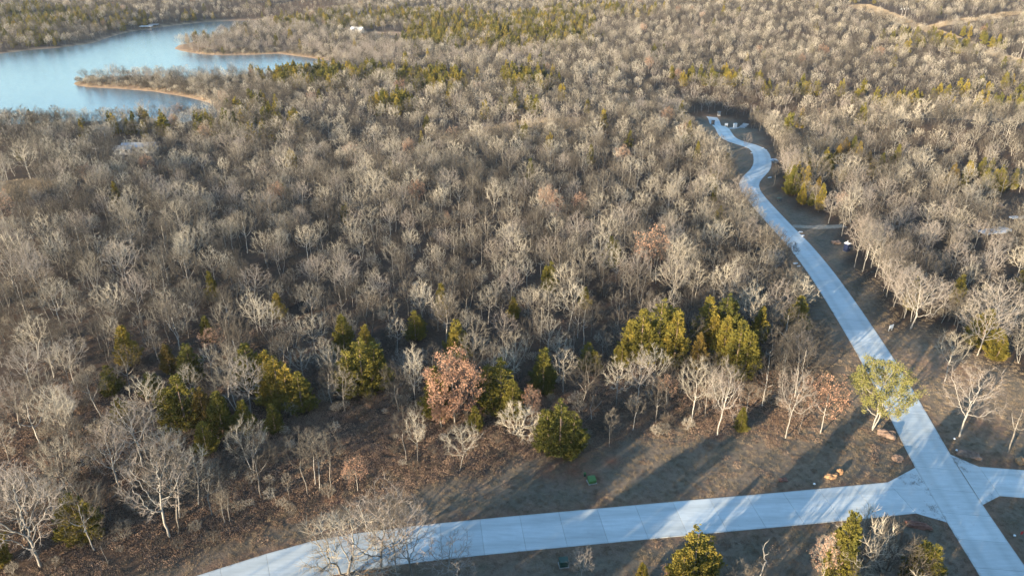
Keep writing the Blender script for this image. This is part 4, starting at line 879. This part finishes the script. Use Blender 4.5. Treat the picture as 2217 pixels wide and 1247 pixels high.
for px, py, lb in ((1543, 271, 'dark stone gate pillar on the verge side of the road end'), (1556, 251, 'pale stone gate pillar across the road end')):
    o = thing('gate_pillar', px, py, lb, 'pillar', 0.2, None); mt = M['dark'] if 'dark' in lb else M['gravel2']
    MB().box(-.75, .75, -.75, .75, -.1, .3).build('plinth', mt, o); MB().box(-.6, .6, -.6, .6, .3, 2.1).build('shaft', mt, o); MB().prism([(-.75, -.75), (.75, -.75), (.75, .75), (-.75, .75)], 2.1, 2.3).build('cap', mt, o)

o = thing('transformer', 1281, 1043, 'light green pad transformer on the lawn by red soil', 'transformer', 0.25)
MB().box(-.62, .62, -.55, .55, -.05, .08).build('pad', M['gravel2'], o); MB().add([(-.52, -.45, .08), (.52, -.45, .08), (.52, .45, .08), (-.52, .45, .08), (-.52, -.45, .5), (.52, -.45, .5), (.52, .45, .78), (-.52, .45, .78), (-.52, .1, .78), (.52, .1, .78)],
    [(0, 1, 5, 4), (4, 5, 9, 8), (8, 9, 6, 7), (1, 2, 6, 9, 5), (0, 4, 8, 7, 3), (2, 3, 7, 6)]).build('cabinet', M['green_box'], o)
dd = MB().box(-.46, .46, -.475, -.452, .14, .46).build('door', M['green_box'], o); MB().box(.3, .36, -.5, -.478, .26, .36).build('latch', M['dark'], dd)
o = thing('cable_pedestal', 1266, 1030, 'small yellow-green cable pedestal behind the light green transformer', 'pedestal')
MB().rod((0, 0, -.1), (0, 0, .45), .17, .17, 12).build('post', M['dark_green'], o, smooth=False); MB().rod((0, 0, .45), (0, 0, .62), .2, .12, 12).build('cap', M['green_box'], o)
o = thing('utility_cabinet', 1220, 1223, 'dark green utility cabinet in shade below the cross road', 'cabinet', 0.15)
MB().box(-.6, .6, -.5, .5, -.05, .1).build('pad', M['gravel2'], o); MB().box(-.5, .5, -.42, .42, .1, .85).build('body', M['dark_green'], o); MB().prism([(-.54, -.46), (.54, -.46), (.54, .46), (-.54, .46)], .85, .93).build('lid', M['dark_green'], o); MB().box(-.4, .4, -.445, -.422, .16, .78).build('door', M['dark_green'], o)

for px, py, lb in ((2065, 953, 'small white ground light beside the long grey-brown boulder, uphill one'), (2070, 978, 'small white ground light beside the long grey-brown boulder, nearer the crossing'), (1762, 1051, 'small white ground light on the lawn near the orange boulders'), (2195, 1163, 'small white ground light next to the red marker flag')):
    o = thing('ground_light', px, py, lb, 'light'); MB().rod((0, 0, -.1), (0, 0, .28), .025).build('stake', M['dark'], o); MB().rod((0, 0, .28), (0, 0, .42), .16, .13, 10).build('head', M['white_plastic'], o)
o = thing('marker_flag', 2205, 1164, 'red marker flag on a stake in the grass by the crossing', 'flag', 0.4)
MB().rod((0, 0, -.1), (0, 0, .95), .02).build('stake', M['grey_wood'], o); fl = MB()
for i in range(5):
    x0, x1 = i * .12, (i + 1) * .12; y0, y1 = .05 * math.sin(i * 1.3), .05 * math.sin((i + 1) * 1.3)
    fl.add([(x0, y0, .5), (x1, y1, .48), (x1, y1, .93), (x0, y0, .95), (x0, y0 + .012, .5), (x1, y1 + .012, .48), (x1, y1 + .012, .93), (x0, y0 + .012, .95)], [(0, 1, 2, 3), (7, 6, 5, 4), (3, 2, 6, 7), (1, 0, 4, 5)])
fl.build('flag', M['red'], o)

def scrap(px, py, w, l, rz, seed, label, group):
    w, l = w * .75, l * .75; r = np.random.default_rng(seed); pts = [((w / 2) * math.cos(a) * r.uniform(.7, 1.1), (l / 2) * math.sin(a) * r.uniform(.7, 1.1)) for a in np.linspace(0, 6.283, 8)[:-1]]
    ob = MB().prism(pts, -.04, .16).build('concrete_scrap', M['white_paint'], None, P3(px, py)); ob.rotation_euler = (0, 0, rz); tag(ob, label, 'scrap', group)
for i, (px, py, w, l) in enumerate([(1733, 503, 1.9, .9), (1737, 511, 1.6, 1.1)]): scrap(px, py, w, l, .3 * i, 30 + i, 'white concrete scrap on the verge below the dirt track', 'white scraps below the dirt track')
for i, (px, py, w, l) in enumerate([(1722, 571, 1.8, .9), (1729, 577, 1.2, .6)]): scrap(px, py, w, l, .2, 40 + i, 'white concrete scrap on the wood side of the main road', 'white scraps on the wood side of the road')
for i, (px, py, w, l) in enumerate([(1651, 321, 1.6, .8), (1658, 326, 1.6, .8), (1627, 332, 1.2, .8), (1667, 385, 2.4, .9), (1552, 300, 1.6, .9)]): scrap(px, py, w, l, .4, 50 + i, 'pale stone on the verge of the far road bend', 'pale stones by the far road bend')
# white marks on the far road bend
def road_mark(name, pxs, w):
    C = resample(ats(pxs), 0.8); r = np.random.default_rng(5); ww = w * r.uniform(.5, 1.2, len(C)); L = offset(C, 1) - C
    V = [(*(c + l * q), gz(*c) + .062) for c, l, q in zip(C, L, ww)] + [(*(c - l * q), gz(*c) + .062) for c, l, q in zip(C, L, ww)]; n = len(C)
    me = bpy.data.meshes.new(name); me.from_pydata(V, [], [(n + i, n + i + 1, i + 1, i) for i in range(n - 1)]); me.materials.append(M['white_paint']); me.update(); link(name, me, road_main)
road_mark('white_mark', [(1619, 381), (1623, 387), (1625, 393)], .45); road_mark('white_mark', [(1633, 386), (1628, 390), (1625, 394)], .35); road_mark('white_mark', [(1632, 406), (1635, 413), (1640, 421)], .5)
for i, (px, py, w, l) in enumerate([(1676, 348, 3.0, 1.4), (1680, 352, 2.2, 1.8)]):
    b_ = MB().add([(-w / 2, -l / 2, 0), (w / 2, -l / 2, 0), (w / 2, l / 2, 0), (-w / 2, l / 2, 0), (-w * .3, -l * .2, .55), (w * .2, -l * .3, .7), (w * .3, l * .25, .5), (-w * .2, l * .3, .65)], [(0, 1, 5, 4), (1, 2, 6, 5), (2, 3, 7, 6), (3, 0, 4, 7), (4, 5, 6, 7), (3, 2, 1, 0)])
    ob = b_.build('tarp_heap', M['sheet'] if i == 0 else M['dark'], None, P3(px, py)); tag(ob, ('white' if i == 0 else 'dark') + ' heap of sheeting on the verge outside the far road bend', 'heap')
o = thing('grill_cart', 1686, 436, 'dark small utility box on the verge beside trees and main road', 'box', 0.3)
MB().box(-.5, .5, -.4, .4, -.05, .9).build('body', M['dark'], o); MB().box(-.55, .55, -.45, .45, .9, 1.0).build('lid', M['dark_green'], o); MB().box(-.35, .35, -.43, -.402, .2, .8).build('door', M['dark'], o)

# pale sheets lying among the trees
for i, (px, py, w, l, rz) in enumerate([(2148, 503, 7.5, 3.0, .25), (2168, 498, 4.0, 2.2, -.2), (2205, 473, 5.0, 1.4, .1)]):
    r = np.random.default_rng(60 + i); nx_, ny_ = 9, 6; V = []; F_ = []
    for j in range(ny_):
        for k_ in range(nx_): V.append(((k_ / (nx_ - 1) - .5) * w + r.normal(0, .12), (j / (ny_ - 1) - .5) * l + r.normal(0, .12), .25 + r.uniform(0, .35)))
    F_ = [(j * nx_ + k_, j * nx_ + k_ + 1, (j + 1) * nx_ + k_ + 1, (j + 1) * nx_ + k_) for j in range(ny_ - 1) for k_ in range(nx_ - 1)]
    me = bpy.data.meshes.new('plastic_sheet'); me.from_pydata(V, [], F_); me.materials.append(M['sheet']); me.update(); ob = link('plastic_sheet', me, None, P3(px, py)); ob.rotation_euler = (0, 0, rz)
    sd = ob.modifiers.new('thick', 'SOLIDIFY'); sd.thickness = .3; sd.offset = -1
    tag(ob, ['largest crumpled pale blue sheet lying among trees across the main road', 'smaller pale sheet touching the largest crumpled one', 'narrow pale sheet lying apart in the shaded clearing'][i], 'sheet')

# ------------------------------------------------------------------ poles
def pole(px, py, top, label, arm=True, group=None, rz=0.3):
    x, y = at(px, py); h = max(7.0, min(24.0, height_to(x, y, top))); o = tag(empty('utility_pole', (x, y, gz(x, y)), rz), label, 'pole', group)
    r = .16 if h < 14 else .28; MB().rod((0, 0, -.4), (0, 0, h), r * 1.25, r * .8, 8).build('shaft', M['grey_wood'], o)
    if arm:
        c = MB().box(-1.1, 1.1, -.06, .06, h - .7, h - .56).build('crossarm', M['grey_wood'], o)
        for q in (-1, 0, 1): MB().rod((q, 0, h - .56), (q, 0, h - .34), .06, .05, 6).build('insulator', M['white_plastic'], c)
    return o
pole(1130, 283, 249, 'utility pole in the tan power line cut through the wood'); pole(1518, 240, 207, 'utility pole behind the far end of the main road')
pole(803, 330, 302, 'utility pole in the wood, taller of a close pair', rz=.1); pole(812, 330, 304, 'plain pole beside the taller utility pole in the wood', False)
pole(216, 360, 337, 'utility pole in front of the long metal-roofed building', rz=.2); pole(234, 322, 304, 'utility pole at the end of the long metal-roofed building', False)
def hframe(px, py, top, label):
    x, y = at(px, py); h = min(22, max(14, height_to(x, y, top))); o = tag(empty('transmission_tower', (x, y, gz(x, y)), .5), label, 'power pole')
    for s in (-1, 1): MB().rod((s * 2.4, 0, -.5), (s * 2.4, 0, h), .22, .16, 8).build('shaft', M['grey_wood'], o)
    MB().box(-5.2, 5.2, -.1, .1, h - 2.0, h - 1.75).build('crossarm', M['grey_wood'], o)
    for q in (-4.8, 0, 4.8): MB().rod((q, 0, h - 3.2), (q, 0, h - 2.0), .12).build('insulator', M['white_plastic'], o)
hframe(1952, 50, 18, 'twin-pole power pylon in the tan cut on the far hillside'); hframe(2212, 128, 98, 'twin-pole power pylon where the tan cut comes down the hill'); hframe(1822, 14, -15, 'farthest twin-pole power pylon at the top of the tan cut')

# ------------------------------------------------------------------ buildings, dock
def house(px, py, L, Wd, h, rise, rz, label, wall, roof, name='house', cat_='house', nw=3):
    o = thing(name, px, py, label, cat_, rz); w2, l2 = Wd / 2, L / 2
    wl = MB().box(-l2, l2, -w2, w2, -.6, h); wl.add([(-l2, -w2, h), (-l2, w2, h), (-l2, 0, h + rise), (l2, -w2, h), (l2, w2, h), (l2, 0, h + rise)], [(0, 2, 1), (3, 4, 5)]); wl.build('wall', M[wall], o)
    e_ = .45; hh = h - e_ * rise / w2
    for s in (-1, 1):
        V = [(-l2 - e_, s * (w2 + e_), hh), (l2 + e_, s * (w2 + e_), hh), (l2 + e_, 0, h + rise), (-l2 - e_, 0, h + rise)]; V = V + [(a, b, c + .14) for a, b, c in V]
        MB().add(V, [(0, 1, 2, 3), (7, 6, 5, 4), (0, 4, 5, 1), (1, 5, 6, 2), (2, 6, 7, 3), (3, 7, 4, 0)]).build('roof', M[roof], o)
    for i in range(nw):
        x0 = -l2 + (i + .5) * L / nw
        f_ = MB().box(x0 - .6, x0 + .6, -w2 - .06, -w2 - .003, 1.0, 2.1).build('window', M['white_paint'], o); MB().box(x0 - .5, x0 + .5, -w2 - .075, -w2 - .063, 1.1, 2.0).build('pane', M['glass'], f_)
    MB().box(-l2 + .5, -l2 + 1.4, -w2 - .07, -w2 - .003, 0, 2.05).build('door', M['grey_wood'], o)
    return o
house(305, 330, 12, 5.5, 2.8, 1.0, .12, 'long low building with pale metal roof among trees near the lake', 'wall', 'metal_roof', nw=4)
house(272, 333, 6, 5, 2.4, .8, .12, 'small grey-roofed shed at the end of the long metal-roofed building', 'wall', 'gravel2', 'shed', 'shed', 2)
house(774, 72, 12, 7, 3.4, 2.2, -.2, 'white-roofed house in a clearing beyond the lake inlet', 'wall', 'white_paint', nw=4)
house(252, 58, 11, 7, 3.0, 1.6, .2, 'brown-roofed cabin above the far lake bank', 'grey_wood', 'rock', 'cabin', 'cabin', 3)
def dock(px, py, L, Wd, label, roofm, rz):
    x, y = on_plane(px, py, ZW); o = tag(empty('boat_dock', (x, y, ZW), rz), label, 'dock'); MB().box(-L / 2, L / 2, -Wd / 2, Wd / 2, -.3, .45).build('deck', M['grey_wood'], o)
    for a in (-.45, 0, .45):
        for b in (-.45, .45): MB().rod((a * L, b * Wd, .45), (a * L, b * Wd, 3.2), .14).build('post', M['grey_wood'], o)
    MB().box(-L / 2 - .4, L / 2 + .4, -Wd / 2 - .4, Wd / 2 + .4, 3.2, 3.45).build('roof', M[roofm], o); MB().box(-L * .1, L * .1, Wd / 2 + .004, Wd / 2 + 9, -.1, .3).build('gangway', M['grey_wood'], o)
dock(318, 64, 12, 9, 'white-roofed boat dock on the far lake shore', 'white_paint', .2); dock(334, 60, 9, 8, 'grey-roofed boat dock beside the white-roofed one', 'metal_roof', .2)
x, y = on_plane(432, 241, ZW); r_ = boulder(432, 241, 6.0, 3.5, 1.8, .1, M['dark'], 'dark rocky hump standing in the lake cove', 70); r_.location = (x, y, ZW - .3)

# ------------------------------------------------------------------ thin winter haze over the land
hm = bpy.data.materials.new('haze'); hm.use_nodes = True; t = hm.node_tree; t.nodes.remove(t.nodes['Principled BSDF'])
pv = node(t, 'ShaderNodeVolumePrincipled'); pv.inputs['Density'].default_value = 0.00004; pv.inputs['Color'].default_value = (0.92, 0.94, 0.97, 1); pv.inputs['Anisotropy'].default_value = 0.2
t.links.new(pv.outputs[0], t.nodes['Material Output'].inputs['Volume'])
hz = MB().box(-6700, 6700, -6700, 6700, -30, 115).build('haze', hm); tag(hz, 'thin pale winter haze over the whole land', 'haze', None, 'stuff')
